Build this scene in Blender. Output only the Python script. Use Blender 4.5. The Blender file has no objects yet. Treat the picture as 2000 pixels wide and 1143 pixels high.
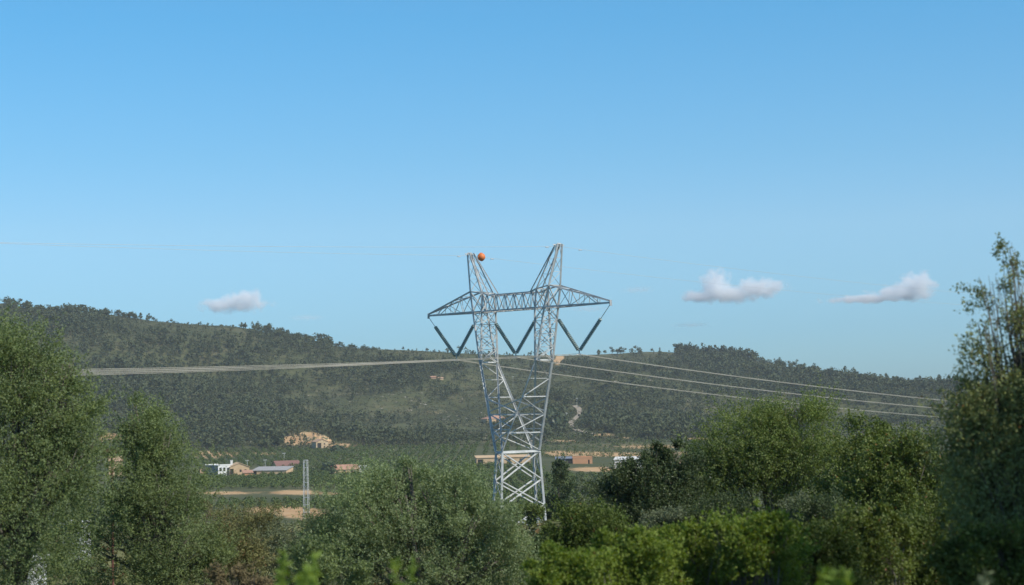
import bpy, math, random
import numpy as np

# ------------------------------------------------------------------ camera, sky, sun, exposure
S = bpy.context.scene
COL = S.collection
F = 3600.0                        # focal length in pixels of the 2000 px wide photograph
PITCH = math.atan((785.0 - 571.5) / F)
ROLL = math.radians(1.21)
_R = np.array([1.0, 0, 0]); _U = np.array([0, -math.sin(PITCH), math.cos(PITCH)]); FW = np.array([0, math.cos(PITCH), math.sin(PITCH)])
RT = _R * math.cos(ROLL) - _U * math.sin(ROLL)
UP = _U * math.cos(ROLL) + _R * math.sin(ROLL)

from mathutils import Matrix, Vector
cam_data = bpy.data.cameras.new("camera")
cam_data.sensor_width = 36.0
cam_data.lens = 36.0 * F / 2000.0
cam_data.clip_start = 0.5
cam_data.clip_end = 40000.0
cam_data.dof.use_dof = True
cam_data.dof.focus_distance = 180.0
cam_data.dof.aperture_fstop = 1.7
cam = bpy.data.objects.new("camera", cam_data)
COL.objects.link(cam)
cam.matrix_world = Matrix(((RT[0], UP[0], -FW[0], 0), (RT[1], UP[1], -FW[1], 0), (RT[2], UP[2], -FW[2], 0), (0, 0, 0, 1)))
S.camera = cam

SUN_EL, SUN_AZ = math.radians(44), math.radians(124)     # azimuth clockwise from +Y (the view direction)
sun_dir = np.array([math.cos(SUN_EL) * math.sin(SUN_AZ), math.cos(SUN_EL) * math.cos(SUN_AZ), math.sin(SUN_EL)])
sd = bpy.data.lights.new("sun", 'SUN')
sd.energy = 4.8
sd.angle = math.radians(0.53)
sd.color = (1.0, 0.94, 0.84)
sun = bpy.data.objects.new("sun", sd)
COL.objects.link(sun)
sun.rotation_euler = Vector(-sun_dir).to_track_quat('-Z', 'Y').to_euler()

W = bpy.data.worlds.new("World")
S.world = W
W.use_nodes = True
nt = W.node_tree
for n in list(nt.nodes): nt.nodes.remove(n)
out = nt.nodes.new('ShaderNodeOutputWorld')
bg = nt.nodes.new('ShaderNodeBackground')
sky = nt.nodes.new('ShaderNodeTexSky')
sky.sky_type = 'NISHITA'
sky.sun_disc = False
sky.sun_elevation = SUN_EL
sky.sun_rotation = SUN_AZ
sky.altitude = 300
sky.air_density = 1.0
sky.dust_density = 0.6
sky.ozone_density = 2.5
bg.inputs['Strength'].default_value = 0.12
# clear, deep blue air: tint the sky by elevation (a property of the sky itself, tied to world directions)
tcw = nt.nodes.new('ShaderNodeTexCoord'); sxyz = nt.nodes.new('ShaderNodeSeparateXYZ')
nt.links.new(tcw.outputs['Generated'], sxyz.inputs[0])
rampw = nt.nodes.new('ShaderNodeValToRGB')
SKY_TINT = [(0.0, (.35, .59, .85)), (.037, (.35, .60, .86)), (.092, (.49, .74, .90)), (.133, (.395, .735, .89)), (.206, (.285, .755, .93)), (.45, (.46, .72, .86)), (1.0, (.64, .74, .80))]
for i, (p_, c_) in enumerate(SKY_TINT):
    e_ = rampw.color_ramp.elements[i] if i < 2 else rampw.color_ramp.elements.new(p_)
    e_.position = p_; e_.color = (*c_, 1)
mulw = nt.nodes.new('ShaderNodeVectorMath'); mulw.operation = 'MULTIPLY'
sclw = nt.nodes.new('ShaderNodeVectorMath'); sclw.operation = 'SCALE'; sclw.inputs['Scale'].default_value = 1.4
nt.links.new(sxyz.outputs['Z'], rampw.inputs[0]); nt.links.new(sky.outputs[0], mulw.inputs[0]); nt.links.new(rampw.outputs[0], mulw.inputs[1])
nt.links.new(mulw.outputs[0], sclw.inputs[0]); nt.links.new(sclw.outputs[0], bg.inputs[0])
nt.links.new(bg.outputs[0], out.inputs[0])

S.view_settings.view_transform = 'Standard'
S.view_settings.look = 'None'
S.view_settings.gamma = 1.0
S.view_settings.exposure = 0.0
S.render.film_transparent = False
S.cycles.use_denoising = True
S.cycles.volume_step_rate = 1.0
S.cycles.volume_bounces = 12
S.cycles.max_bounces = 8
S.cycles.transparent_max_bounces = 12

# ------------------------------------------------------------------ helpers
rng = np.random.default_rng(7)
random.seed(7)

def ray(x, y):
    d = FW + (x - 1000.0) / F * RT - (y - 571.5) / F * UP
    return d

def at(x, y, d):
    """The point that lies d metres ahead (along +Y) in the direction of pixel (x, y)."""
    v = ray(x, y)
    return v * (d / v[1])

def pix(P):
    P = np.asarray(P, float)
    z = P @ FW
    return 1000 + F * (P @ RT) / z, 571.5 - F * (P @ UP) / z

def link_mesh(name, verts, faces, mats, parent=None, mat_index=None, smooth=False):
    me = bpy.data.meshes.new(name)
    verts = np.asarray(verts, np.float32)
    if isinstance(faces, np.ndarray):
        k = faces.shape[1]
        me.vertices.add(len(verts)); me.vertices.foreach_set('co', verts.ravel())
        me.loops.add(faces.size); me.loops.foreach_set('vertex_index', faces.astype(np.int32).ravel())
        me.polygons.add(len(faces))
        me.polygons.foreach_set('loop_start', np.arange(0, faces.size, k, dtype=np.int32))
        me.polygons.foreach_set('loop_total', np.full(len(faces), k, np.int32))
    else:
        me.from_pydata([tuple(map(float, v)) for v in verts], [], faces)
    if not isinstance(mats, (list, tuple)): mats = [mats]
    for m in mats: me.materials.append(m)
    if mat_index is not None: me.polygons.foreach_set('material_index', np.asarray(mat_index, np.int32))
    me.polygons.foreach_set('use_smooth', np.full(len(me.polygons), smooth))
    me.update(calc_edges=True)
    me.validate()
    o = bpy.data.objects.new(name, me)
    COL.objects.link(o)
    if parent is not None: o.parent = parent
    return o

def empty(name, loc):
    o = bpy.data.objects.new(name, None)
    o.empty_display_size = 0.2
    o.location = tuple(map(float, loc))
    COL.objects.link(o)
    return o

def tag(o, label=None, cat=None, group=None, kind=None):
    if label: o['label'] = label
    if cat: o['category'] = cat
    if group: o['group'] = group
    if kind: o['kind'] = kind
    return o

class MB:
    """Collects solids and builds them as one mesh."""
    def __init__(s): s.v, s.f, s.m = [], [], []
    def add(s, v, f, m=0):
        b = len(s.v)
        s.v += [tuple(map(float, p)) for p in v]
        s.f += [tuple(b + i for i in q) for q in f]
        s.m += [m] * len(f)
    def box(s, lo, hi, m=0):
        x0, y0, z0 = lo; x1, y1, z1 = hi
        s.add([(x0,y0,z0),(x1,y0,z0),(x1,y1,z0),(x0,y1,z0),(x0,y0,z1),(x1,y0,z1),(x1,y1,z1),(x0,y1,z1)],
              [(0,3,2,1),(4,5,6,7),(0,1,5,4),(1,2,6,5),(2,3,7,6),(3,0,4,7)], m)
    def angle(s, a, b, w, hint=(0, 0, 1), m=0):
        """An L-shaped steel angle from a to b, flange width w."""
        a = np.asarray(a, float); b = np.asarray(b, float); d = b - a; L = np.linalg.norm(d)
        if L < 1e-6: return
        d = d / L; h = np.asarray(hint, float)
        if abs(d @ h) > 0.95: h = np.array([1.0, 0.2, 0])
        u = np.cross(d, h); u /= np.linalg.norm(u); v = np.cross(u, d); t = w * 0.16
        prof = [(0, 0), (w, 0), (w, t), (t, t), (t, w), (0, w)]
        V = [p + (x - w * .4) * u + (y - w * .4) * v for p in (a, b) for x, y in prof]
        Fc = [(i, (i + 1) % 6, 6 + (i + 1) % 6, 6 + i) for i in range(6)] + [(5, 4, 3, 2, 1, 0), (6, 7, 8, 9, 10, 11)]
        s.add(V, Fc, m)
    def tube(s, pts, rad, n=8, m=0, cap=True):
        pts = [np.asarray(p, float) for p in pts]
        if not hasattr(rad, '__len__'): rad = [rad] * len(pts)
        rings = []
        ref = np.array([0.31, 0.17, 0.93])
        for i, p in enumerate(pts):
            d = pts[min(i + 1, len(pts) - 1)] - pts[max(i - 1, 0)]; d = d / (np.linalg.norm(d) + 1e-12)
            r = ref if abs(d @ ref) < .95 else np.array([1.0, 0, 0])
            u = np.cross(d, r); u /= np.linalg.norm(u); v = np.cross(d, u)
            rings.append([p + rad[i] * (math.cos(k * 2 * math.pi / n) * u + math.sin(k * 2 * math.pi / n) * v) for k in range(n)])
        V = [q for r in rings for q in r]
        Fc = []
        for i in range(len(pts) - 1):
            for k in range(n):
                Fc.append((i * n + k, i * n + (k + 1) % n, (i + 1) * n + (k + 1) % n, (i + 1) * n + k))
        if cap: Fc += [tuple(range(n - 1, -1, -1)), tuple((len(pts) - 1) * n + k for k in range(n))]
        s.add(V, Fc, m)
    def build(s, name, mats, parent=None, smooth=False):
        return link_mesh(name, s.v, s.f, mats, parent, s.m, smooth)

# value noise -------------------------------------------------------
def _hash(i, j, seed):
    h = (i.astype(np.int64) * 374761393 + j.astype(np.int64) * 668265263 + seed * 974634777) & 0xffffffff
    h = ((h ^ (h >> 13)) * 1274126177) & 0xffffffff
    return ((h ^ (h >> 16)) & 0xffff) / 65535.0

def vnoise(x, y, seed=0):
    x = np.asarray(x, float); y = np.asarray(y, float)
    i = np.floor(x); j = np.floor(y); fx = x - i; fy = y - j
    fx = fx * fx * (3 - 2 * fx); fy = fy * fy * (3 - 2 * fy)
    i = i.astype(np.int64); j = j.astype(np.int64)
    a = _hash(i, j, seed); b = _hash(i + 1, j, seed); c = _hash(i, j + 1, seed); d = _hash(i + 1, j + 1, seed)
    return (a * (1 - fx) + b * fx) * (1 - fy) + (c * (1 - fx) + d * fx) * fy

def fbm(x, y, seed=0, o=4):
    t = 0; a = 1; n = 0
    for k in range(o):
        t = t + a * vnoise(x * 2 ** k, y * 2 ** k, seed + k * 17); n += a; a *= .5
    return t / n

# ------------------------------------------------------------------ materials
def new_mat(name):
    m = bpy.data.materials.new(name); m.use_nodes = True
    t = m.node_tree
    for n in list(t.nodes): t.nodes.remove(n)
    o = t.nodes.new('ShaderNodeOutputMaterial')
    return m, t, o

def N(t, kind, **kw):
    n = t.nodes.new(kind)
    for k, v in kw.items(): setattr(n, k, v)
    return n

def rgba(c): return (c[0], c[1], c[2], 1.0)

def leaf_mat(name, dark, light, under, transl=0.3, rough=0.55, scale=0.9, spec=0.18, rnd=0.65, dead=None, dead_amt=0.03):
    m, t, o = new_mat(name)
    geo = N(t, 'ShaderNodeNewGeometry')
    tc = N(t, 'ShaderNodeTexCoord')
    nz = N(t, 'ShaderNodeTexNoise'); nz.inputs['Scale'].default_value = scale; nz.inputs['Detail'].default_value = 2
    t.links.new(tc.outputs['Object'], nz.inputs['Vector'])
    add = N(t, 'ShaderNodeMath', operation='ADD')
    mul = N(t, 'ShaderNodeMath', operation='MULTIPLY'); mul.inputs[1].default_value = rnd
    t.links.new(geo.outputs['Random Per Island'], mul.inputs[0])
    sub = N(t, 'ShaderNodeMath', operation='MULTIPLY_ADD'); sub.inputs[1].default_value = 1.5; sub.inputs[2].default_value = -0.55 + (0.65 - rnd) * .5
    t.links.new(nz.outputs['Fac'], sub.inputs[0])
    t.links.new(mul.outputs[0], add.inputs[0]); t.links.new(sub.outputs[0], add.inputs[1])
    cr = N(t, 'ShaderNodeValToRGB')
    cr.color_ramp.elements[0].position = 0.05; cr.color_ramp.elements[0].color = rgba(dark)
    cr.color_ramp.elements[1].position = 0.95; cr.color_ramp.elements[1].color = rgba(light)
    t.links.new(add.outputs[0], cr.inputs[0])
    col = cr.outputs[0]
    if dead is not None:
        gt = N(t, 'ShaderNodeMath', operation='LESS_THAN'); gt.inputs[1].default_value = dead_amt
        t.links.new(geo.outputs['Random Per Island'], gt.inputs[0])
        mx = N(t, 'ShaderNodeMix', data_type='RGBA'); mx.inputs['B'].default_value = rgba(dead)
        t.links.new(gt.outputs[0], mx.inputs['Factor']); t.links.new(col, mx.inputs['A']); col = mx.outputs['Result']
    mb = N(t, 'ShaderNodeMix', data_type='RGBA'); mb.inputs['B'].default_value = rgba(under)
    bf = N(t, 'ShaderNodeMath', operation='MULTIPLY'); bf.inputs[1].default_value = 0.7
    t.links.new(geo.outputs['Backfacing'], bf.inputs[0])
    t.links.new(bf.outputs[0], mb.inputs['Factor']); t.links.new(col, mb.inputs['A'])
    p = N(t, 'ShaderNodeBsdfPrincipled'); p.inputs['Roughness'].default_value = rough
    p.inputs['Specular IOR Level'].default_value = spec
    t.links.new(mb.outputs['Result'], p.inputs['Base Color'])
    tr = N(t, 'ShaderNodeBsdfTranslucent')
    hs = N(t, 'ShaderNodeHueSaturation'); hs.inputs['Saturation'].default_value = 1.2; hs.inputs['Value'].default_value = 1.1; hs.inputs['Hue'].default_value = 0.485
    t.links.new(col, hs.inputs['Color']); t.links.new(hs.outputs[0], tr.inputs['Color'])
    ms = N(t, 'ShaderNodeMixShader'); ms.inputs[0].default_value = transl
    t.links.new(p.outputs[0], ms.inputs[1]); t.links.new(tr.outputs[0], ms.inputs[2])
    t.links.new(ms.outputs[0], o.inputs['Surface'])
    return m

def plain_mat(name, c1, c2, scale=3.0, rough=0.7, metal=0.0, bump=0.0, spec=0.3, detail=4):
    m, t, o = new_mat(name)
    tc = N(t, 'ShaderNodeTexCoord')
    nz = N(t, 'ShaderNodeTexNoise'); nz.inputs['Scale'].default_value = scale; nz.inputs['Detail'].default_value = detail
    t.links.new(tc.outputs['Object'], nz.inputs['Vector'])
    cr = N(t, 'ShaderNodeValToRGB')
    cr.color_ramp.elements[0].position = 0.3; cr.color_ramp.elements[0].color = rgba(c1)
    cr.color_ramp.elements[1].position = 0.7; cr.color_ramp.elements[1].color = rgba(c2)
    t.links.new(nz.outputs['Fac'], cr.inputs[0])
    p = N(t, 'ShaderNodeBsdfPrincipled'); p.inputs['Roughness'].default_value = rough; p.inputs['Metallic'].default_value = metal
    p.inputs['Specular IOR Level'].default_value = spec
    t.links.new(cr.outputs[0], p.inputs['Base Color'])
    if bump:
        bp = N(t, 'ShaderNodeBump'); bp.inputs['Strength'].default_value = bump; bp.inputs['Distance'].default_value = 0.05
        t.links.new(nz.outputs['Fac'], bp.inputs['Height']); t.links.new(bp.outputs[0], p.inputs['Normal'])
    t.links.new(p.outputs[0], o.inputs['Surface'])
    return m

M = {}
M['steel'] = plain_mat('galvanised_steel', (0.36, 0.36, 0.345), (0.56, 0.56, 0.535), 1.3, 0.6, 0.0, spec=0.4)
M['wire'] = plain_mat('aluminium_wire', (0.36, 0.335, 0.275), (0.44, 0.41, 0.34), 0.5, 0.55, 0.2)
M['thin_wire'] = plain_mat('bright_wire', (0.50, 0.50, 0.48), (0.58, 0.58, 0.56), 0.5, 0.5, 0.2)
M['glass'] = plain_mat('green_glass', (0.25, 0.30, 0.265), (0.34, 0.40, 0.36), 8, 0.25, 0.0, spec=0.6)
M['ball'] = plain_mat('orange_plastic', (0.62, 0.17, 0.05), (0.70, 0.21, 0.06), 2, 0.55)
M['bark'] = plain_mat('bark', (0.075, 0.065, 0.05), (0.17, 0.15, 0.12), 6, 0.9, bump=0.6)
M['olive'] = leaf_mat('olive_leaf', (0.074, 0.108, 0.032), (0.232, 0.285, 0.092), (0.20, 0.25, 0.125), 0.28, 0.5)
M['silver'] = leaf_mat('silvery_olive_leaf', (0.112, 0.155, 0.055), (0.280, 0.345, 0.138), (0.29, 0.345, 0.195), 0.34, 0.5)
M['hedge_dark_and_shaded'] = leaf_mat('dark_and_shaded_hedge_leaf', (0.040, 0.068, 0.014), (0.140, 0.185, 0.038), (0.12, 0.15, 0.045), 0.3, 0.5, dead=(0.18, 0.11, 0.045), dead_amt=0.012)  # one shrub's own dark leaf; painted shade on the right-hand shrubs
M['olive_bright'] = leaf_mat('bright_olive_leaf', (0.080, 0.124, 0.026), (0.230, 0.295, 0.068), (0.22, 0.25, 0.11), 0.32, 0.5)
M['dark_leaf'] = leaf_mat('dark_leaf', (0.038, 0.060, 0.020), (0.115, 0.150, 0.052), (0.075, 0.095, 0.05), 0.2, 0.38)
M['carob'] = leaf_mat('carob_leaf', (0.046, 0.078, 0.016), (0.165, 0.210, 0.042), (0.16, 0.19, 0.06), 0.25, 0.4, dead=(0.23, 0.10, 0.03), dead_amt=0.015)
M['hedge'] = leaf_mat('hedge_leaf', (0.072, 0.124, 0.020), (0.245, 0.320, 0.056), (0.22, 0.27, 0.06), 0.42, 0.5, dead=(0.20, 0.12, 0.045), dead_amt=0.012)
M['poplar'] = leaf_mat('grey_leaf', (0.090, 0.112, 0.032), (0.280, 0.300, 0.095), (0.20, 0.235, 0.11), 0.2, 0.5, dead=(0.28, 0.12, 0.03), dead_amt=0.015)
M['scrub'] = leaf_mat('scrub_leaf', (0.115, 0.125, 0.040), (0.260, 0.250, 0.095), (0.12, 0.125, 0.06), 0.2, 0.6, dead=(0.22, 0.13, 0.06), dead_amt=0.08)
M['greyshrub'] = leaf_mat('grey_green_leaf', (0.090, 0.115, 0.052), (0.200, 0.225, 0.112), (0.15, 0.17, 0.11), 0.2, 0.6)
M['dry'] = leaf_mat('dry_leaf', (0.11, 0.092, 0.045), (0.23, 0.18, 0.085), (0.18, 0.14, 0.075), 0.15, 0.7)
M['shoot'] = leaf_mat('fresh_shoot', (0.16, 0.24, 0.035), (0.30, 0.38, 0.08), (0.16, 0.24, 0.06), 0.4, 0.5)
M['pine'] = leaf_mat('pine_needles', (0.042, 0.058, 0.026), (0.112, 0.126, 0.054), (0.08, 0.095, 0.045), 0.15, 0.7, scale=0.07, rnd=.22)
M['grove'] = leaf_mat('orange_tree_leaf', (0.042, 0.072, 0.016), (0.110, 0.142, 0.034), (0.09, 0.12, 0.035), 0.15, 0.5, scale=0.06, rnd=.3)
M['brush'] = leaf_mat('hill_scrub_leaf', (0.062, 0.074, 0.034), (0.128, 0.132, 0.062), (0.09, 0.1, 0.055), 0.1, 0.7, scale=0.06, rnd=.3)

# ------------------------------------------------------------------ terrain
T_X = [-900,-600,0,60,130,185,240,300,400,470,520,580,640,700,800,900,1000,1100,1200,1280,1330,1400,1480,1550,1650,1750,1800,1850,1900,2000,2600,3000]
T_Y = [545,560,592,603,612,610,618,628,635,638,650,664,675,681,684,690,694,695,691,686,689,694,704,719,738,754,760,763,760,756,740,735]
_tx = np.arange(-900, 3001, 10.0)
_ty = np.interp(_tx, T_X, T_Y)
_ty = np.convolve(np.pad(_ty, 3, mode='edge'), np.ones(7) / 7, 'valid')
_rd = np.array([ray(x, y) for x, y in zip(_tx, _ty)])
_az = _rd[:, 0] / _rd[:, 1]; _el = _rd[:, 2] / _rd[:, 1]
B_Y = [-80, 0, 25, 45, 60, 110, 183, 300, 480, 700, 950, 1150, 1350, 1500]
B_Z = [-2.5, -3.2, -4.6, -6.6, -7.6, -10, -12.4, -21, -29.3, -33, -34.5, -32, -26, -18]
_bty = np.arange(-80, 1501, 5.0)
_btz = np.interp(_bty, B_Y, B_Z); _btz = np.convolve(np.pad(_btz, 8, mode='edge'), np.ones(17) / 17, 'valid')
Y0H = 1290.0

def ridge_y(u): return 2080 + 130 * np.sin(u * 9 + 1.0) + 60 * np.sin(u * 23)

def h(X, Y):
    X = np.asarray(X, float); Y = np.asarray(Y, float)
    u = X / np.maximum(Y, 30.0)
    base = np.interp(np.minimum(Y, Y0H), _bty, _btz)
    base = base + (fbm(X / 60, Y / 60, 3) - .5) * np.clip((Y - 150) / 300, 0.0, 1) * 1.6
    z0 = np.interp(Y0H, _bty, _btz)
    R = ridge_y(u)
    zr = np.interp(u, _az, _el) * R
    t = np.clip((Y - Y0H) / (R - Y0H), 0, 1)
    s = t * (0.62 + 0.38 * t) + 0.05 * np.sin(t * 9.0) * (1 - t) * t * 2
    b = (fbm(X / 210 + 3, Y / 300, 11, 4) - .5) * 62 * np.sin(math.pi * t) ** 1.0
    b = b + (fbm(X / 45, Y / 60, 29, 3) - .5) * 7 * np.sin(math.pi * t)
    hill = z0 * (1 - s) + zr * s + b
    z = np.where(Y < Y0H, base, hill + (base - z0) * (1 - t))
    return np.where(Y > R, zr - (Y - R) * 0.28, z)

def hit(x, y, d0=12.0, d1=2600.0):
    """Where the ray through pixel (x, y) meets the terrain."""
    v = ray(x, y); ds = np.geomspace(d0, d1, 1500)
    P = v[None] * (ds / v[1])[:, None]
    below = P[:, 2] < h(P[:, 0], P[:, 1])
    i = int(np.argmax(below))
    if not below[i]: return None
    lo, hi = ds[max(i - 1, 0)], ds[i]
    for _ in range(20):
        m = .5 * (lo + hi); p = v * (m / v[1])
        if p[2] < float(h(p[0], p[1])): hi = m
        else: lo = m
    p = v * (hi / v[1]); p[2] = float(h(p[0], p[1]))
    return p

def gauss(px, py, spots):
    t = np.zeros_like(px)
    for x, y, rx, ry, w in spots:
        t = t + w * np.exp(-((px - x) / rx) ** 2 - ((py - y) / ry) ** 2)
    return t

FOREST = [(380,685,230,30,.55),(230,790,150,60,.45),(620,826,260,22,.65),(640,690,160,16,.15),(1400,700,95,24,.75),(1270,828,130,22,.55),(1720,770,190,26,.55),(1165,740,50,30,.35),
          (1088,800,30,40,.8),(60,640,120,30,.3),(880,770,50,16,.25),(1120,825,26,30,-.6),(1090,702,20,14,-.7),(720,775,170,28,-.22),(1330,765,110,34,-.18),(420,868,80,14,-.4),(930,835,90,22,-.25)]

def forest_density(X, Y, px, py):
    u = X / np.maximum(Y, 1)
    n = fbm(X / 120, Y / 150, 51, 3)
    return np.clip((n - .5) * 2.4 + .27 + gauss(px, py, FOREST), 0, 1)

EARTH = [(600,856,36,12,1.3),(665,873,24,5,1.0),(570,862,16,8,.9),(455,888,10,4,.7),(400,888,28,8,.55),(520,886,26,3,.8),(1094,698,7,7,1.4),(1086,708,8,6,1.2),(1230,870,190,16,.27),(425,888,48,9,.5),(960,850,60,8,.35),(700,868,60,5,.35),
         (215,856,26,10,1.2),(1090,886,30,5,1.0),(1150,887,40,4,1.2),(1230,889,50,4,1.1),(1330,886,50,4,.8),(1270,873,60,4,.5),(1100,862,40,4,.5),(1370,858,30,3,1.0),
         (1220,856,16,3,.6),(1170,917,60,5,1.1),(1180,850,26,4,.9),(440,963,70,4,.8),(580,962,46,5,1.05),(655,965,26,3,.7),(545,997,60,9,1.3),(600,1006,45,10,.9),(1045,833,8,5,.6),
         (850,806,60,6,.35),(960,860,60,6,.3),(330,624,20,3,.3),(105,637,12,3,.9),(1140,1008,34,4,.9),(780,760,120,20,.14),(1480,735,60,8,.25),(1390,800,60,30,.16),(480,842,40,8,.35)]

cols = np.concatenate([np.linspace(-1.6, -0.36, 40)[:-1], np.linspace(-0.36, 0.36, 520), np.linspace(0.36, 1.6, 40)[1:]])
rows = np.concatenate([np.linspace(-70, 60, 60)[:-1], np.linspace(60, 400, 110)[:-1], np.linspace(400, 1250, 170)[:-1], np.linspace(1250, 2350, 260)[:-1], np.linspace(2350, 3300, 16)])
YY, UU = np.meshgrid(rows, cols, indexing='ij')
XX = UU * (YY + 110.0)
ZZ = h(XX, YY)
V = np.stack([XX, YY, ZZ], -1).reshape(-1, 3)
nr, nc = YY.shape
idx = np.arange(nr * nc).reshape(nr, nc)
FQ = np.stack([idx[:-1, :-1], idx[:-1, 1:], idx[1:, 1:], idx[1:, :-1]], -1).reshape(-1, 4)

def ground_mat():
    m, t, o = new_mat('ground')
    at_ = N(t, 'ShaderNodeAttribute'); at_.attribute_name = 'earth'
    tc = N(t, 'ShaderNodeTexCoord')
    def noise(scale, detail=5, rough=0.6):
        n = N(t, 'ShaderNodeTexNoise'); n.inputs['Scale'].default_value = scale; n.inputs['Detail'].default_value = detail; n.inputs['Roughness'].default_value = rough
        t.links.new(tc.outputs['Object'], n.inputs['Vector']); return n
    n1 = noise(0.012); n2 = noise(0.09); n3 = noise(0.35, 4)
    cr = N(t, 'ShaderNodeValToRGB'); e = cr.color_ramp.elements
    e[0].position = .32; e[0].color = (0.058, 0.070, 0.030, 1); e[1].position = .72; e[1].color = (0.165, 0.140, 0.080, 1)
    mid = e.new(.52); mid.color = (0.082, 0.090, 0.040, 1)
    add = N(t, 'ShaderNodeMath', operation='MULTIPLY_ADD'); add.inputs[1].default_value = .5
    t.links.new(n2.outputs['Fac'], add.inputs[0])
    h1 = N(t, 'ShaderNodeMath', operation='MULTIPLY'); h1.inputs[1].default_value = .5
    t.links.new(n1.outputs['Fac'], h1.inputs[0]); t.links.new(h1.outputs[0], add.inputs[2])
    t.links.new(add.outputs[0], cr.inputs[0])
    er = N(t, 'ShaderNodeValToRGB'); e = er.color_ramp.elements
    e[0].position = .3; e[0].color = (0.38, 0.21, 0.095, 1); e[1].position = .7; e[1].color = (0.56, 0.40, 0.22, 1)
    t.links.new(n2.outputs['Fac'], er.inputs[0])
    # earth mask broken up by noise; a few pale stones everywhere
    f = N(t, 'ShaderNodeMath', operation='MULTIPLY_ADD'); f.inputs[1].default_value = 1.4; f.inputs[2].default_value = -0.7
    t.links.new(n3.outputs['Fac'], f.inputs[0])
    g = N(t, 'ShaderNodeMath', operation='ADD'); t.links.new(at_.outputs['Fac'], g.inputs[0]); t.links.new(f.outputs[0], g.inputs[1])
    st = N(t, 'ShaderNodeMapRange'); st.inputs['From Min'].default_value = .35; st.inputs['From Max'].default_value = .62
    t.links.new(g.outputs[0], st.inputs['Value'])
    mx = N(t, 'ShaderNodeMix', data_type='RGBA')
    t.links.new(st.outputs[0], mx.inputs['Factor']); t.links.new(cr.outputs[0], mx.inputs['A']); t.links.new(er.outputs[0], mx.inputs['B'])
    p = N(t, 'ShaderNodeBsdfPrincipled'); p.inputs['Roughness'].default_value = .95; p.inputs['Specular IOR Level'].default_value = .1
    t.links.new(mx.outputs['Result'], p.inputs['Base Color'])
    t.links.new(p.outputs[0], o.inputs['Surface'])
    return m

terrain = link_mesh('terrain', V, FQ, ground_mat(), smooth=True)
tag(terrain, 'rolling valley floor rising to long scrubby hills', kind='structure')
front = V[:, 1] > 100
px = np.zeros(len(V)); py = np.zeros(len(V))
px[front], py[front] = pix(V[front])
em = np.where(front, gauss(px, py, EARTH), 0.0)
em = np.clip(em, 0, 1.3)
a = terrain.data.attributes.new('earth', 'FLOAT', 'POINT')
a.data.foreach_set('value', em.astype(np.float32))

# dirt track winding up the hill
tr = [(1122,793),(1131,799),(1133,808),(1126,816),(1117,823),(1114,830),(1119,838),(1130,842),(1145,845),(1160,849)]
pts = [hit(*q) for q in tr]
def ribbon(name, P, w, mat, lift=0.25):
    P = np.array(P); Q = []
    for i in range(len(P) - 1):
        for k in range(6): Q.append(P[i] + (P[i + 1] - P[i]) * k / 6)
    Q.append(P[-1]); Q = np.array(Q)
    for _ in range(3): Q[1:-1] = (Q[:-2] + 2 * Q[1:-1] + Q[2:]) / 4
    d = np.gradient(Q[:, :2], axis=0); d /= np.linalg.norm(d, axis=1)[:, None]
    nrm = np.stack([-d[:, 1], d[:, 0]], 1)
    L = []; 
    for k in np.linspace(-1, 1, 5):
        xy = Q[:, :2] + nrm * k * w / 2
        L.append(np.column_stack([xy, h(xy[:, 0], xy[:, 1]) + lift]))
    L = np.stack(L, 1); n = len(Q)
    ix = np.arange(n * 5).reshape(n, 5)
    fq = np.stack([ix[:-1, :-1], ix[:-1, 1:], ix[1:, 1:], ix[1:, :-1]], -1).reshape(-1, 4)
    return link_mesh(name, L.reshape(-1, 3), fq, mat, smooth=True)
M['track'] = plain_mat('pale_dust', (0.27, 0.23, 0.17), (0.36, 0.31, 0.24), 0.2, 0.95)
tag(ribbon('dirt_track', pts, 4.6, M['track'], 0.5), 'pale dirt track winding up the hill', kind='structure')

# ------------------------------------------------------------------ the pylon
PH = math.radians(45.985)
E1 = np.array([math.cos(PH), -math.sin(PH), 0]); E2 = np.array([math.sin(PH), math.cos(PH), 0]); EZ = np.array([0, 0, 1.0])
T0 = np.array([0.242, 182.904, 0.0])
def tp(s, t, z): return T0 + s * E1 + t * E2 + z * EZ
ZT, ZS, ZP, ZB, ZK, ZW, ZV = 9.14, 11.216, 15.222, 9.124, 4.009, -4.95, 4.69
SP, SS, SB, SK = 6.314, 4.748, 4.445, 3.939
ASH, BSH, ABB, BBB, BKN, AW, BW = .86, .80, .64, .97, 1.14, .454, 2.56
ZG = float(h(T0[0], T0[1]))
pylon = empty('transmission_pylon', (T0[0], T0[1], ZG))
tag(pylon, 'tall galvanised lattice power pylon with two upright horns and a long crossarm', 'pylon')
INV = np.array(pylon.location)
def loc(m):                                   # vertices are given in world space; move them under the Empty
    m.v = [tuple(np.array(v) - INV) for v in m.v]; return m

def face_lattice(m, A0, A1, B0, B1, n, w, style='zig', hint=(0, 0, 1), horiz=True):
    """Bracing between the leg A0-A1 and the leg B0-B1 in n bays."""
    A0, A1, B0, B1 = map(np.asarray, (A0, A1, B0, B1))
    for i in range(n):
        a0 = A0 + (A1 - A0) * i / n; a1 = A0 + (A1 - A0) * (i + 1) / n
        b0 = B0 + (B1 - B0) * i / n; b1 = B0 + (B1 - B0) * (i + 1) / n
        if style == 'x': m.angle(a0, b1, w, hint); m.angle(b0, a1, w, hint)
        elif i % 2 == 0: m.angle(a0, b1, w, hint)
        else: m.angle(b0, a1, w, hint)
        if horiz and i > 0: m.angle(a0, b0, w * .85, hint)

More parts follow.
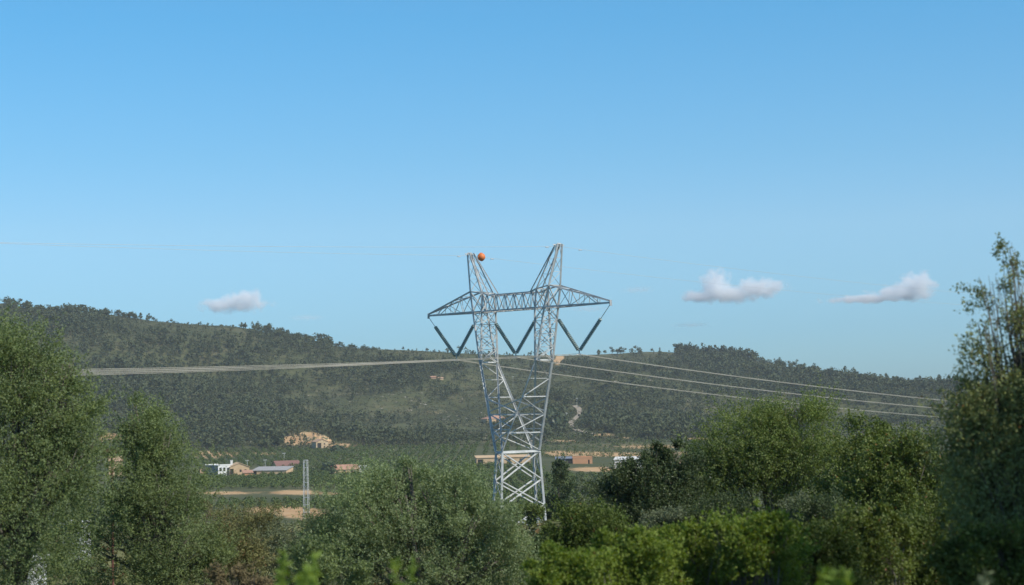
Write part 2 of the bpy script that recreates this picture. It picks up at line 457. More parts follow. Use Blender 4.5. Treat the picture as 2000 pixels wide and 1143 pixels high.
# lower body: four legs and their faces
def body_corner(a, t, z):
    k = (ZW - z) / (ZW - ZG)
    return tp(a * (AW + 0.16 * k), t * (BW + .56 * k), z)
for a_ in (-1, 1):
    for t_ in (-1, 1):
        m = MB(); m.angle(body_corner(a_, t_, ZG - .3), body_corner(a_, t_, ZW), .21)
        m.box(body_corner(a_, t_, ZG - .4) - np.array([.5, .5, 0]), body_corner(a_, t_, ZG - .4) + np.array([.5, .5, .55]))
        loc(m).build('leg', M['steel'], pylon)
m = MB()
lev = [ZG, ZG + 1.55, ZG + 3.4, ZG + 5.5, ZW]
for t_ in (-1, 1):
    for i in range(len(lev) - 1):
        z0, z1 = lev[i], lev[i + 1]
        face_lattice(m, body_corner(-1, t_, z0), body_corner(-1, t_, z1), body_corner(1, t_, z0), body_corner(1, t_, z1), 1, .09, 'x')
for a_ in (-1, 1):
    for z0, z1 in ((ZG, ZG + 2.55), (ZG + 2.55, ZG + 5.1), (ZG + 5.1, ZW)):
        face_lattice(m, body_corner(a_, -1, z0), body_corner(a_, -1, z1), body_corner(a_, 1, z0), body_corner(a_, 1, z1), 1, .115, 'x')
for a_ in (-1, 1): m.angle(body_corner(a_, -1, ZW), body_corner(a_, 1, ZW), .22)
for t_ in (-1, 1): m.angle(body_corner(-1, t_, ZW), body_corner(1, t_, ZW), .2)
m.angle(body_corner(-1, -1, ZW), body_corner(1, 1, ZW), .09)
loc(m).build('body_bracing', M['steel'], pylon)

def knee(sg, t): return tp(sg * SK, t * BKN, ZK)
def waist(a, t): return tp(a * AW, t * BW, ZW + .12)
def lerp(a, b, k): return np.asarray(a) + (np.asarray(b) - np.asarray(a)) * k
for sg in (-1, 1):
    m = MB()
    fl = (knee(sg, -1), waist(sg, -1)); bl = (knee(sg, 1), waist(sg, 1))
    m.angle(*fl, .21 if sg < 0 else .10); m.angle(*bl, .21)
    # the long raking member of the side face
    if sg < 0: rk = (knee(sg, 1), waist(1, -1))
    else: rk = (knee(sg, -1), waist(-1, 1))
    m.angle(*rk, .17)
    n = 5
    for i in range(n):
        k0, k1 = i / n, (i + 1) / n
        a0, a1, b0, b1 = lerp(*fl, k0), lerp(*fl, k1), lerp(*bl, k0), lerp(*bl, k1)
        if i % 2 == 0: m.angle(a0, b1, .10)
        else: m.angle(b0, a1, .10)
        r1 = lerp(*rk, k1)
        if i < n - 1:
            m.angle(a1, r1, .05); m.angle(b1, r1, .05)
            if i % 2 == 1: m.angle(a1, b1, .10)
    m.angle(knee(sg, -1), knee(sg, 1), .13)
    loc(m).build('fork_arm', M['steel'], pylon)
# struts tying the two arms of the fork across each face
m = MB()
for t_ in (-1, 1):
    for i in range(3):
        k = .42 + i * .17
        L_, R_ = lerp(knee(-1, t_), waist(-1, t_), k), lerp(knee(1, t_), waist(1, t_), k)
        L2, R2 = lerp(knee(-1, t_), waist(-1, t_), k + .14), lerp(knee(1, t_), waist(1, t_), k + .14)
        if i: m.angle(L_, R_, .08)
        m.angle(L_, R2, .09); m.angle(R_, L2, .09)
loc(m).build('fork_bracing', M['steel'], pylon)

def mast_c(sg, out, t, lev):
    if lev == 'k': return tp(sg * (SK + out * .10), t * BKN, ZK)
    if lev == 'b': return tp(sg * (SB + out * ABB), t * BBB, ZB)
    if lev == 's': return tp(sg * (SS + out * ASH), t * BSH, ZS if out > 0 else ZS - .25)
    if lev == 'p': return tp(sg * (SP + out * .17), t * .29, ZP)
for sg in (-1, 1):
    m = MB()
    C4 = [(1, -1), (1, 1), (-1, 1), (-1, -1)]
    for o_, t_ in C4:
        m.angle(mast_c(sg, o_, t_, 'k'), mast_c(sg, o_, t_, 'b'), .17)
        m.angle(mast_c(sg, o_, t_, 'b'), mast_c(sg, o_, t_, 's'), .17)
    for i in range(4):
        a_, b_ = C4[i], C4[(i + 1) % 4]
        wide = a_[0] == b_[0]
        A0, A1 = mast_c(sg, *a_, 'k'), mast_c(sg, *a_, 'b'); B0, B1 = mast_c(sg, *b_, 'k'), mast_c(sg, *b_, 'b')
        face_lattice(m, A0, A1, B0, B1, 4 if wide else 5, .06, 'x' if wide else 'zig', horiz=True)
        face_lattice(m, A1, mast_c(sg, *a_, 's'), B1, mast_c(sg, *b_, 's'), 1, .08, 'x')
        m.angle(A1, B1, .12); m.angle(mast_c(sg, *a_, 's'), mast_c(sg, *b_, 's'), .12)
    loc(m).build('mast', M['steel'], pylon)
    m = MB()
    for o_, t_ in C4: m.angle(mast_c(sg, o_, t_, 's'), mast_c(sg, o_, t_, 'p'), .14)
    for i in range(4):
        a_, b_ = C4[i], C4[(i + 1) % 4]
        face_lattice(m, mast_c(sg, *a_, 's'), mast_c(sg, *a_, 'p'), mast_c(sg, *b_, 's'), mast_c(sg, *b_, 'p'), 3, .045, 'zig', horiz=(i % 2 == 0))
    # raking stay from the horn down to the bridge
    for t_ in (-1, 1):
        m.angle(lerp(mast_c(sg, -1, t_, 'p'), mast_c(sg, -1, t_, 's'), .06), tp(sg * 2.95, t_ * .72, ZB + 1.58), .09)
    m.angle(mast_c(sg, 1, -1, 'p') - E1 * sg * .1, mast_c(sg, 1, 1, 'p') - E1 * sg * .1, .12)
    m.angle(tp(sg * SP, -.75, ZP - .12), tp(sg * SP, .75, ZP - .12), .10)
    loc(m).build('horn', M['steel'], pylon)

# bridge between the masts
m = MB()
s0 = SB - ABB
nb = 6
for t_ in (-1, 1):
    m.angle(tp(-s0, t_ * BBB, ZB), tp(s0, t_ * BBB, ZB), .15)
    m.angle(mast_c(-1, -1, t_, 's'), tp(-2.95, t_ * .72, ZB + 1.58), .13)
    m.angle(mast_c(1, -1, t_, 's'), tp(2.95, t_ * .72, ZB + 1.58), .13)
    m.angle(tp(-2.95, t_ * .72, ZB + 1.58), tp(2.95, t_ * .72, ZB + 1.58), .14)
    xs = np.linspace(-s0, s0, nb + 1)
    xt = (xs[:-1] + xs[1:]) / 2
    for i in range(nb):
        top = tp(xt[i], t_ * .74, ZB + 1.58 + (0.2 if i in (0, nb - 1) else 0))
        m.angle(tp(xs[i], t_ * BBB, ZB), top, .08); m.angle(top, tp(xs[i + 1], t_ * BBB, ZB), .08)
        if t_ < 0: m.angle(tp(xt[i], t_ * .97, ZB), top, .05)
for i in range(nb):
    m.angle(tp(xs[i], -BBB, ZB), tp(xs[i + 1], BBB, ZB), .07); m.angle(tp(xs[i], BBB, ZB), tp(xs[i], -BBB, ZB), .08)
    m.angle(tp(xt[i], -.74, ZB + 1.58), tp(xt[i], .74, ZB + 1.58), .07)
loc(m).build('bridge', M['steel'], pylon)
for sg in (-1, 1):
    m = MB()
    tip = tp(sg * 13.0, 0, ZT)
    tipu = tp(sg * 12.95, 0, ZT + .16)
    nb2 = 5
    for t_ in (-1, 1):
        r0, r1 = tp(sg * (SB + ABB), t_ * BBB, ZB), mast_c(sg, 1, t_, 's')
        m.angle(r0, tip, .17); m.angle(r1, tipu, .13)
        for i in range(1, nb2):
            k0, k1 = (i - 1) / nb2, i / nb2
            lo1, up1 = lerp(r0, tip, k1), lerp(r1, tipu, k1)
            lo0, up0 = lerp(r0, tip, k0), lerp(r1, tipu, k0)
            m.angle(lo1, up1, .05)
            m.angle(lo0, up1, .06) if i % 2 else m.angle(up0, lo1, .06)
    ra, rb = tp(sg * (SB + ABB), -BBB, ZB), tp(sg * (SB + ABB), BBB, ZB)
    face_lattice(m, ra, tip, rb, tip, 6, .06)
    face_lattice(m, mast_c(sg, 1, -1, 's'), tipu, mast_c(sg, 1, 1, 's'), tipu, 5, .06)
    m.angle(tip - EZ * .3, tipu + EZ * .1, .2)
    loc(m).build('crossarm', M['steel'], pylon)

# insulator strings: three V pairs
def insulator(p_top, p_bot, label, link=0.9):
    p_top, p_bot = np.asarray(p_top), np.asarray(p_bot)
    o = empty('insulator_string', p_top); tag(o, label, 'insulator', 'insulator strings hung in three V shapes')
    d = p_bot - p_top; L = np.linalg.norm(d); d /= L
    m = MB(); m.tube([p_top * 0, d * link], .035, 6); m.build('link_rod', M['steel'], o)
    m = MB(); m.tube([d * (L - .25), d * L], .05, 6); m.build('end_fitting', M['steel'], o)
    m = MB(); n = 20; a0, a1 = link, L - .2; sp = (a1 - a0) / n
    P, R = [], []
    for i in range(n):
        q = a0 + sp * i
        for off, r in ((0, .05), (.30, .05), (.40, .19), (.72, .19), (.80, .05)): P.append(d * (q + sp * off)); R.append(r)
    m.tube(P, R, 12)
    m.build('glass_discs', M['glass'], o, smooth=False)
    return o
VS = [tp(-8.75, 0, ZV), tp(0, 0, ZV), tp(8.75, 0, ZV)]
insulator(tp(-12.9, 0, ZT - .2), VS[0], 'dark glass insulator string hanging on a long link from the far crossarm tip', 1.35)
insulator(tp(-(SB + ABB), 0, ZB - .1), VS[0], 'dark insulator string between the far mast and the far V, outside the window', 1.5)
insulator(tp(-(SB - ABB), 0, ZB - .1), VS[1], 'dark insulator string in the pylon window, falling from the mast with the orange ball', 1.5)
insulator(tp(SB - ABB, 0, ZB - .1), VS[1], 'dark insulator string in the pylon window, falling from the taller looking near mast', 1.5)
insulator(tp(SB + ABB, 0, ZB - .1), VS[2], 'dark insulator string outside the near mast, beside the right V opening', 1.5)
insulator(tp(12.9, 0, ZT - .2), VS[2], 'dark glass insulator string hanging on a long link from the near crossarm tip', 1.7)

# conductors -------------------------------------------------------
def solve_b(P0, sgn, c, tx, ty):
    """Initial slope so that the wire P0 + sgn*s*E2 + (b s + c s^2) z passes row ty where it crosses column tx."""
    best = None
    b = -.02
    for _ in range(40):
        s = np.linspace(1, 130, 4000)
        P = P0 + sgn * s[:, None] * E2 + (b * s + c * s * s)[:, None] * EZ
        x, y = pix(P); i = int(np.argmin(np.abs(x - tx)))
        b += (y[i] - ty) * P[i][1] / F / s[i]
    return b
def wire_path(P0, bl, br, c, sl=140.0, sr=420.0):
    out_ = []
    for s in np.concatenate([np.linspace(-sl, 0, 50), np.linspace(0, sr, 80)[1:]]):
        z = (bl * -s + c * s * s) if s < 0 else (br * s + c * s * s)
        out_.append(P0 + s * E2 + z * EZ)
    return out_
CONDS = [(VS[0], (180, 731.5), (1840, 815), 'twin wire conductor lowest on the hillside, held by the far V'),
         (VS[1], (180, 727), (1860, 800), 'twin wire conductor through the middle of the pylon window'),
         (VS[2], (180, 722.5), (1850, 783), 'twin wire conductor held by the near V, highest of the three')]
CC = 2.6e-4
WB = []
for V0, (lx, ly), (rx, ry), lab in CONDS:
    P0 = V0 - EZ * .28
    bl = solve_b(P0, -1, CC, lx, ly); br = solve_b(P0, 1, CC, rx, ry); WB.append((bl, br))
    o = empty('conductor_cable', P0); tag(o, lab, 'power cable', 'conductor cables through the pylon')
    for q in (-1, 1):
        m = MB(); m.tube([p - P0 + E1 * q * .16 - EZ * q * .05 for p in wire_path(P0, bl, br, CC)], .023, 5)
        m.build('wire', M['wire'], o, smooth=True)
    m = MB(); m.tube([np.array([0, 0, .30]), -E1 * .2 * 0 + EZ * .02], .05, 6); m.angle(-E1 * .24, E1 * .24, .10)
    m.angle(-E2 * .35 - EZ * .02, E2 * .35 - EZ * .02, .09)
    m.build('suspension_clamp', M['steel'], o)
print('wire slopes', WB)
GP = tp(SP, 0, ZP - .25)
gbl = solve_b(GP, -1, 2.0e-4, 2, 474); gbr = -.052
gbl2 = solve_b(tp(-SP, 0, ZP - .25), -1, 2.0e-4, 560, 493)
print('ground wire', gbl, gbr)
for sg, lab in ((1, 'thin earth wire over the near horn, stretching across the open sky'), (-1, 'thin earth wire over the far horn carrying the orange ball')):
    P0 = tp(sg * SP, 0, ZP - .25)
    m = MB(); pts_ = [p - P0 for p in wire_path(P0, gbl if sg > 0 else gbl2, gbr, 2.0e-4)]
    m.tube(pts_, .013, 5)
    for s_ in (-1.6, 3.0):                      # vibration dampers
        q = s_ * E2 + (gbr * s_ if s_ > 0 else gbl * -s_) * EZ
        m.tube([q - E2 * .22 - EZ * .08, q + E2 * .22 - EZ * .08], .045, 6); m.tube([q, q - EZ * .08], .02, 5)
    o = m.build('earth_wire', M['thin_wire'], None, smooth=True); o.location = tuple(P0)
    tag(o, lab, 'earth wire')
# marker ball
P0 = tp(-SP, 0, ZP - .25); bp = P0 + 1.5 * E2 + gbr * 1.5 * EZ
m = MB(); R_ = .41; P, R = [], []
for i in range(17):
    a_ = -math.pi / 2 + math.pi * i / 16; P.append(E2 * R_ * math.sin(a_)); R.append(max(R_ * math.cos(a_), .03))
m.tube(P, R, 24)
ball = m.build('shell', M['ball'], None, smooth=True)
mk = empty('marker_ball', bp); tag(mk, 'orange aircraft warning ball on the earth wire beside the far horn', 'warning ball')
ball.parent = mk
m = MB(); ring = [(.425) * (math.cos(q * math.pi / 16) * E2 + math.sin(q * math.pi / 16) * EZ) for q in range(33)]
m.tube(ring, .022, 5); m.tube([E2 * -.5, E2 * .5], .04, 6)
m.build('seam_band', M['ball'], mk)

# ------------------------------------------------------------------ lattice mast in the fields
def lattice_mast(xb, yb, ytop, d, wb, wt):
    p = at(xb, yb, d); p[2] = float(h(p[0], p[1])); H = (yb - ytop) * d / F * 1.0
    o = empty('lattice_pole', p); tag(o, 'slender grey lattice pole standing in front of the green groves', 'lattice pole')
    ang = math.radians(12)
    ex = np.array([math.cos(ang), -math.sin(ang), 0]); ey = np.array([math.sin(ang), math.cos(ang), 0])
    c = lambda a, b, k: (a * ex + b * ey) * (wb + (wt - wb) * k) / 2 + EZ * H * k
    for a_, b_ in ((-1, -1), (1, -1), (1, 1), (-1, 1)):
        m = MB(); m.angle(c(a_, b_, 0), c(a_, b_, 1), .13); m.build('leg', M['steel'], o)
    m = MB(); n = 8
    cs = [(-1, -1), (1, -1), (1, 1), (-1, 1)]
    for i in range(4):
        a_, b_ = cs[i], cs[(i + 1) % 4]
        for j in range(n):
            k0, k1 = j / n, (j + 1) / n
            m.angle(c(*a_, k0), c(*b_, k1), .04) if (j + i) % 2 else m.angle(c(*b_, k0), c(*a_, k1), .04)
            m.angle(c(*a_, k1), c(*b_, k1), .10)
        m.angle(c(*a_, 1), c(*b_, 1), .16)
    m.build('bracing', M['steel'], o)
    return o
lattice_mast(598.5, 1014, 899, 480, 1.3, .9)

# ------------------------------------------------------------------ buildings far across the valley
M['tan'] = plain_mat('tan_render', (0.50, 0.34, 0.19), (0.60, 0.43, 0.26), 0.4, 0.9)
M['orange'] = plain_mat('orange_block', (0.50, 0.25, 0.13), (0.58, 0.31, 0.17), 0.3, 0.9)
M['white'] = plain_mat('white_render', (0.60, 0.59, 0.55), (0.70, 0.69, 0.65), 0.3, 0.8)
M['bluegrey'] = plain_mat('blue_grey_panel_and_shade', (0.16, 0.18, 0.22), (0.21, 0.23, 0.27), 0.3, 0.6)  # barn panels; doubles as painted shade on the white house's side
M['tile'] = plain_mat('clay_tile', (0.40, 0.24, 0.15), (0.52, 0.35, 0.23), 0.8, 0.9)
M['redtile'] = plain_mat('red_tile', (0.36, 0.19, 0.125), (0.47, 0.28, 0.19), 0.8, 0.9)
M['darktile'] = plain_mat('dull_red_roof', (0.19, 0.10, 0.08), (0.25, 0.14, 0.11), 0.8, 0.9)
M['sheet'] = plain_mat('grey_sheet_metal', (0.30, 0.29, 0.27), (0.37, 0.36, 0.34), 0.6, 0.75, 0.0)
M['opening'] = plain_mat('dark_opening', (0.03, 0.028, 0.025), (0.05, 0.045, 0.04), 1, 0.8)
M['stone'] = plain_mat('rough_stone', (0.42, 0.29, 0.17), (0.60, 0.46, 0.29), 0.7, 0.95)
M['rust'] = plain_mat('rusty_iron', (0.11, 0.045, 0.03), (0.17, 0.07, 0.045), 3, 0.8)
M['rock'] = plain_mat('cut_earth', (0.40, 0.23, 0.11), (0.56, 0.38, 0.21), 0.12, 0.95, bump=1.0)
_rt = M['rock'].node_tree; _p = [n for n in _rt.nodes if n.type == 'BSDF_PRINCIPLED'][0]; _src = _p.inputs['Base Color'].links[0].from_socket
_n = _rt.nodes.new('ShaderNodeTexNoise'); _n.inputs['Scale'].default_value = .22; _n.inputs['Detail'].default_value = 5; _n.inputs['Roughness'].default_value = .7
_c = [n for n in _rt.nodes if n.type == 'TEX_COORD'][0]; _rt.links.new(_c.outputs['Object'], _n.inputs['Vector'])
_m = _rt.nodes.new('ShaderNodeMapRange'); _m.inputs['From Min'].default_value = .50; _m.inputs['From Max'].default_value = .56; _rt.links.new(_n.outputs['Fac'], _m.inputs['Value'])
_x = _rt.nodes.new('ShaderNodeMix'); _x.data_type = 'RGBA'; _x.inputs['B'].default_value = (0.085, 0.095, 0.045, 1)
_rt.links.new(_m.outputs[0], _x.inputs['Factor']); _rt.links.new(_src, _x.inputs['A']); _rt.links.new(_x.outputs['Result'], _p.inputs['Base Color'])

def wall_with_holes(m, W_, H_, holes, y, mi=0, t=.35):
    """Front wall at depth y from x=-W/2..W/2 with recessed openings."""
    xs = sorted({-W_ / 2, W_ / 2, *[q for h_ in holes for q in h_[:2]]}); zs = sorted({0, H_, *[q for h_ in holes for q in h_[2:4]]})
    for i in range(len(xs) - 1):
        for j in range(len(zs) - 1):
            cx, cz = (xs[i] + xs[i + 1]) / 2, (zs[j] + zs[j + 1]) / 2
            if any(a < cx < b and c < cz < d for a, b, c, d in holes): continue
            m.add([(xs[i], y, zs[j]), (xs[i + 1], y, zs[j]), (xs[i + 1], y, zs[j + 1]), (xs[i], y, zs[j + 1])], [(0, 1, 2, 3)], mi)
    for a, b, c, d in holes:
        m.add([(a, y, c), (b, y, c), (b, y, d), (a, y, d), (a, y + t, c), (b, y + t, c), (b, y + t, d), (a, y + t, d)],
              [(0, 4, 5, 1), (1, 5, 6, 2), (2, 6, 7, 3), (3, 7, 4, 0)], mi)

def building(name, label, cat, x0, x1, yb, yt, dep, roof, wall, roofm, rise=.35, rot=0.0, doors=(), windows=(), chimney=None, over=.35, side=None):
    p = hit((x0 + x1) / 2, yb)
    d = p[1]; wid = (x1 - x0) * d / F; hei = (yb - yt) * d / F
    o = empty(name, p - EZ * .3); o.rotation_euler = (0, 0, math.radians(rot))
    tag(o, label, cat)
    w2, d2 = wid / 2, dep
    eave = hei * (1 - rise) + .3; top = hei + .3
    holes = [(-w2 + a * wid, -w2 + b * wid, max(.02, c * eave), e * eave) for a, b, c, e in list(doors) + list(windows)]
    m = MB(); wall_with_holes(m, wid, eave, holes, 0)
    m.add([(-w2, d2, 0), (w2, d2, 0), (w2, d2, eave), (-w2, d2, eave)], [(1, 0, 3, 2)])
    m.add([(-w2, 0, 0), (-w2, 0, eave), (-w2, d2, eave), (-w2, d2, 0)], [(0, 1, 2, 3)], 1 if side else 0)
    m.add([(w2, 0, 0), (w2, 0, eave), (w2, d2, eave), (w2, d2, 0)], [(3, 2, 1, 0)])
    t = .22
    if roof == 'gable_front':
        m.add([(-w2, 0, eave), (w2, 0, eave), (0, 0, top)], [(0, 1, 2)]); m.add([(-w2, d2, eave), (w2, d2, eave), (0, d2, top)], [(2, 1, 0)])
    elif roof == 'gable_side':
        for x in (-w2, w2): m.add([(x, 0, eave), (x, d2, eave), (x, d2 / 2, top)], [(0, 1, 2)])
    elif roof == 'mono':
        for x in (-w2, w2): m.add([(x, 0, eave), (x, d2, eave), (x, d2, top)], [(0, 1, 2)])
        m.add([(-w2, d2, eave), (w2, d2, eave), (w2, d2, top), (-w2, d2, top)], [(1, 0, 3, 2)])
    m.build('wall', [wall, side] if side else wall, o)
    m = MB(); ov = over
    def slab(q):
        q = [np.array(v, float) for v in q]; m.add(q + [v + EZ * t for v in q], [(0, 3, 2, 1), (4, 5, 6, 7), (0, 1, 5, 4), (1, 2, 6, 5), (2, 3, 7, 6), (3, 0, 4, 7)])
    g = .02
    if roof == 'gable_front':
        k = (top - eave) / w2
        slab([(-w2 - ov, -ov, eave - ov * k + g), (-.005, -ov, top + g), (-.005, d2 + ov, top + g), (-w2 - ov, d2 + ov, eave - ov * k + g)])
        slab([(.005, -ov, top + g), (w2 + ov, -ov, eave - ov * k + g), (w2 + ov, d2 + ov, eave - ov * k + g), (.005, d2 + ov, top + g)])
    elif roof == 'gable_side':
        k = (top - eave) / (d2 / 2)
        slab([(-w2 - ov, -ov, eave - ov * k + g), (w2 + ov, -ov, eave - ov * k + g), (w2 + ov, d2 / 2 - .005, top + g), (-w2 - ov, d2 / 2 - .005, top + g)])
        slab([(-w2 - ov, d2 / 2 + .005, top + g), (w2 + ov, d2 / 2 + .005, top + g), (w2 + ov, d2 + ov, eave - ov * k + g), (-w2 - ov, d2 + ov, eave - ov * k + g)])
    elif roof == 'mono':
        k = (top - eave) / d2
        slab([(-w2 - ov, -ov, eave - ov * k + g), (w2 + ov, -ov, eave - ov * k + g), (w2 + ov, d2 + ov, top + ov * k + g), (-w2 - ov, d2 + ov, top + ov * k + g)])
    elif roof == 'hip':
        q = min(w2, d2 / 2) * .9
        m.add([(-w2 - ov, -ov, eave), (w2 + ov, -ov, eave), (w2 + ov, d2 + ov, eave), (-w2 - ov, d2 + ov, eave), (-w2 + q, d2 / 2, top), (w2 - q, d2 / 2, top)],
              [(0, 1, 5, 4), (1, 2, 5), (2, 3, 4, 5), (3, 0, 4), (3, 2, 1, 0)])
    else:
        slab([(-w2 - .1, -.1, eave), (w2 + .1, -.1, eave), (w2 + .1, d2 + .1, eave), (-w2 - .1, d2 + .1, eave)])
        m.box((-w2 - .1, -.1, eave + t), (w2 + .1, .15, eave + t + .35)); m.box((-w2 - .1, d2 - .15, eave + t), (w2 + .1, d2 + .1, eave + t + .35))
    r = m.build('roof', roofm, o)
    if chimney:
        m = MB(); cx = -w2 + chimney * wid; m.box((cx - .6, d2 * .4, eave), (cx + .6, d2 * .4 + 1.2, top + 1.3)); m.box((cx - .75, d2 * .4 - .15, top + 1.3), (cx + .75, d2 * .4 + 1.35, top + 1.5))
        m.build('chimney', M['white'], r)
    for kind, L_ in (('door', doors), ('window', windows)):
        for a, b, c, e in L_:
            q = (-w2 + a * wid, -w2 + b * wid, max(.02, c * eave), e * eave)
            m = MB(); m.box((q[0] + .01, .26, q[2] + .01), (q[1] - .01, .33, q[3] - .01)); m.build(kind, M['opening'], o)
    return o

building('farm_shed', 'low shed with an orange tiled roof at the end of the white farmhouse', 'shed', 393, 436, 929, 918, 9, 'gable_side', M['tan'], M['tile'], .6, 12, windows=[(.3, .4, .3, .8)])
building('white_house', 'white flat roofed house with its shaded blue grey side, between orange sheds', 'house', 424, 452, 929, 908, 12, 'flat', M['white'], M['white'], .06, 42, side=M['bluegrey'], doors=[(.72, .93, 0, .75)], windows=[(.1, .3, .45, .8), (.42, .6, .45, .8)])  # shade of the side wall is painted on as blue grey
building('tan_barn', 'big tan barn with a white chimney joined to the white house', 'barn', 449, 487, 928, 905, 16, 'gable_front', M['tan'], M['tan'], .32, 14, doors=[(.02, .2, 0, .8)], windows=[(.5, .6, .4, .7), (.75, .85, .4, .7)], chimney=.16)
building('red_outhouse', 'small brick red outhouse leaning on the tan barn', 'shed', 476, 494, 930, 920, 6, 'mono', M['orange'], M['redtile'], .4, 14)
building('metal_shed', 'long low shed with a grey metal roof right of the tan barn', 'shed', 491, 560, 926, 914, 14, 'mono', M['tan'], M['sheet'], .45, -8, doors=[(.02, .14, 0, .9)])
building('red_roof_barn', 'long barn with a dull red roof up behind the metal shed', 'barn', 540, 588, 913, 901, 13, 'gable_side', M['stone'], M['darktile'], .72, 20)
building('orange_roof_house', 'low house with an orange tiled roof beside a dark round tree', 'house', 650, 702, 924, 909, 11, 'gable_side', M['tan'], M['redtile'], .55, 16, windows=[(.12, .2, .3, .75), (.4, .48, .3, .75), (.68, .76, .3, .75)])
building('white_outhouse', 'small white outhouse at the end of the orange roofed house', 'shed', 700, 719, 922, 911, 6, 'mono', M['white'], M['white'], .2, 10)
building('stone_house', 'tall stone house with a dark doorway under the orange earth bank', 'house', 617, 642, 876, 858, 10, 'gable_front', M['stone'], M['tile'], .3, 24, doors=[(.1, .42, 0, .85)], windows=[(.62, .74, .6, .8), (.62, .74, .2, .4)])
building('long_farm_building', 'long tan farm building crossing behind the pylon legs', 'farm building', 931, 1036, 906, 891, 13, 'mono', M['tan'], M['tan'], .2, 5, doors=[(.02, .12, 0, .8)], windows=[(.4, .44, .3, .8), (.58, .63, .3, .8), (.8, .84, .3, .8)])
building('dark_barn', 'long low barn with a dark open front next to the orange wall', 'barn', 1086, 1120, 904, 894, 10, 'mono', M['bluegrey'], M['bluegrey'], .25, 0, doors=[(.06, .46, 0, .85), (.54, .94, 0, .85)])
building('orange_store', 'low orange block store joined to the dark barn', 'store', 1119, 1157, 906, 894, 10, 'flat', M['orange'], M['orange'], .05, 0, doors=[(.78, .86, 0, .7)])
building('white_warehouse', 'bright white warehouse half hidden behind the dark tree', 'warehouse', 1200, 1272, 915, 894, 22, 'gable_side', M['white'], M['white'], .2, -8, doors=[(.5, .62, 0, .7)])
building('white_cottage', 'little white cottage with a brown roof glimpsed right of the warehouse', 'house', 1302, 1334, 914, 899, 9, 'gable_side', M['white'], M['tile'], .45, 10, windows=[(.3, .4, .3, .7), (.6, .7, .3, .7)])
building('hillside_house', 'red roofed house alone on the scrubby slope behind the pylon', 'house', 950, 992, 825, 811, 14, 'hip', M['tan'], M['redtile'], .5, 22, doors=[(.45, .53, 0, .8)], windows=[(.15, .24, .3, .75), (.75, .84, .3, .75)])
building('pink_hut', 'tiny pink hut high on the slope left of the pylon', 'hut', 842, 852, 740, 735, 7, 'gable_side', M['tile'], M['redtile'], .4, 10)
building('tan_hut', 'tiny tan hut just right of the pink hut', 'hut', 856, 866, 742, 737, 7, 'gable_side', M['tan'], M['tile'], .4, 10)
building('village_house', 'tan house with a pale tiled roof seen in the gap between the two left trees', 'house', 213, 240, 930, 893, 12, 'gable_side', M['tan'], M['tile'], .22, 14, doors=[(.45, .55, 0, .5)], windows=[(.78, .86, .6, .8)])
# white plastered wall that shows through the leaves at lower left
for x0, x1, yb, yt, lab in ((20, 60, 1116, 1098, 'white low shed showing through leaves near the foot of the big olive'), (122, 160, 1036, 1024, 'white shed roofed hut showing through leaves beyond the big olive')):
    d_ = 75 if yb > 1100 else 120
    p_ = at((x0 + x1) / 2, yb, d_)
    w_ = (x1 - x0) * d_ / F; h_ = (yb - yt) * d_ / F
    o = empty('white_shed', (p_[0], p_[1], float(h(p_[0], p_[1])))); tag(o, lab, 'shed')
    zt = p_[2] + h_ - o.location[2]
    m = MB(); wall_with_holes(m, w_, max(zt, .6), [], 0); m.box((-w_ / 2, .01, 0), (w_ / 2, 2.5, max(zt, .6) - .01)); m.build('wall', M['white'], o)
    m = MB(); m.box((-w_ / 2 - .15, -.2, max(zt, .6) + .003), (w_ / 2 + .15, 2.7, max(zt, .6) + .12)); m.build('roof', M['white'], o)

# far utility poles
def utility_pole(x, yb, yt, label, mat='white', arm=.9, r=.11, d=None):
    p = hit(x, yb); hgt = (yb - yt) * p[1] / F
    o = empty('utility_pole', p); tag(o, label, 'utility pole', 'far utility poles')
    m = MB(); m.tube([(0, 0, -.3), (0, 0, hgt)], [r, r * .65], 8); m.build('post', M[mat], o)
    m = MB(); m.box((-arm, -.08, hgt - .7), (arm, .08, hgt - .5))
    for k in (-.9, 0, .9): m.tube([(k * arm, 0, hgt - .5), (k * arm, 0, hgt - .2)], .09, 6)
    m.build('cross_bar', M[mat], o)
    return o
utility_pole(483, 916, 898, 'pale utility pole behind the tan barn')
utility_pole(518, 914, 897, 'pale utility pole behind the metal shed')
utility_pole(555, 900, 884, 'faint utility pole above the dull red roof')
utility_pole(1127, 796, 777, 'pale utility pole at the top bend of the dirt track')
utility_pole(1107, 826, 806, 'pale utility pole left of the dirt track')
utility_pole(1160, 838, 818, 'pale utility pole right of the dirt track, by the trees')
utility_pole(1002, 757, 735, 'pale utility pole in the woods seen through the pylon fork')
# rusty T post between the two left trees
p_ = at(219, 960, 62); zt = at(219, 884, 62)[2]
zg_ = float(h(p_[0], p_[1]))
o = empty('rusty_post', (p_[0], p_[1], zg_)); tag(o, 'rusty iron post with a short top bar between the two left trees', 'post')
m = MB(); m.tube([(0, 0, -.2), (0, 0, zt - zg_)], .042, 8); m.build('post', M['rust'], o)
m = MB(); m.box((-.34, -.05, zt - zg_ - .02), (.30, .05, zt - zg_ + .13)); m.tube([(-.33, 0, zt - zg_), (-.33, 0, zt - zg_ - .12)], .03, 6); m.build('top_bar', M['rust'], o)

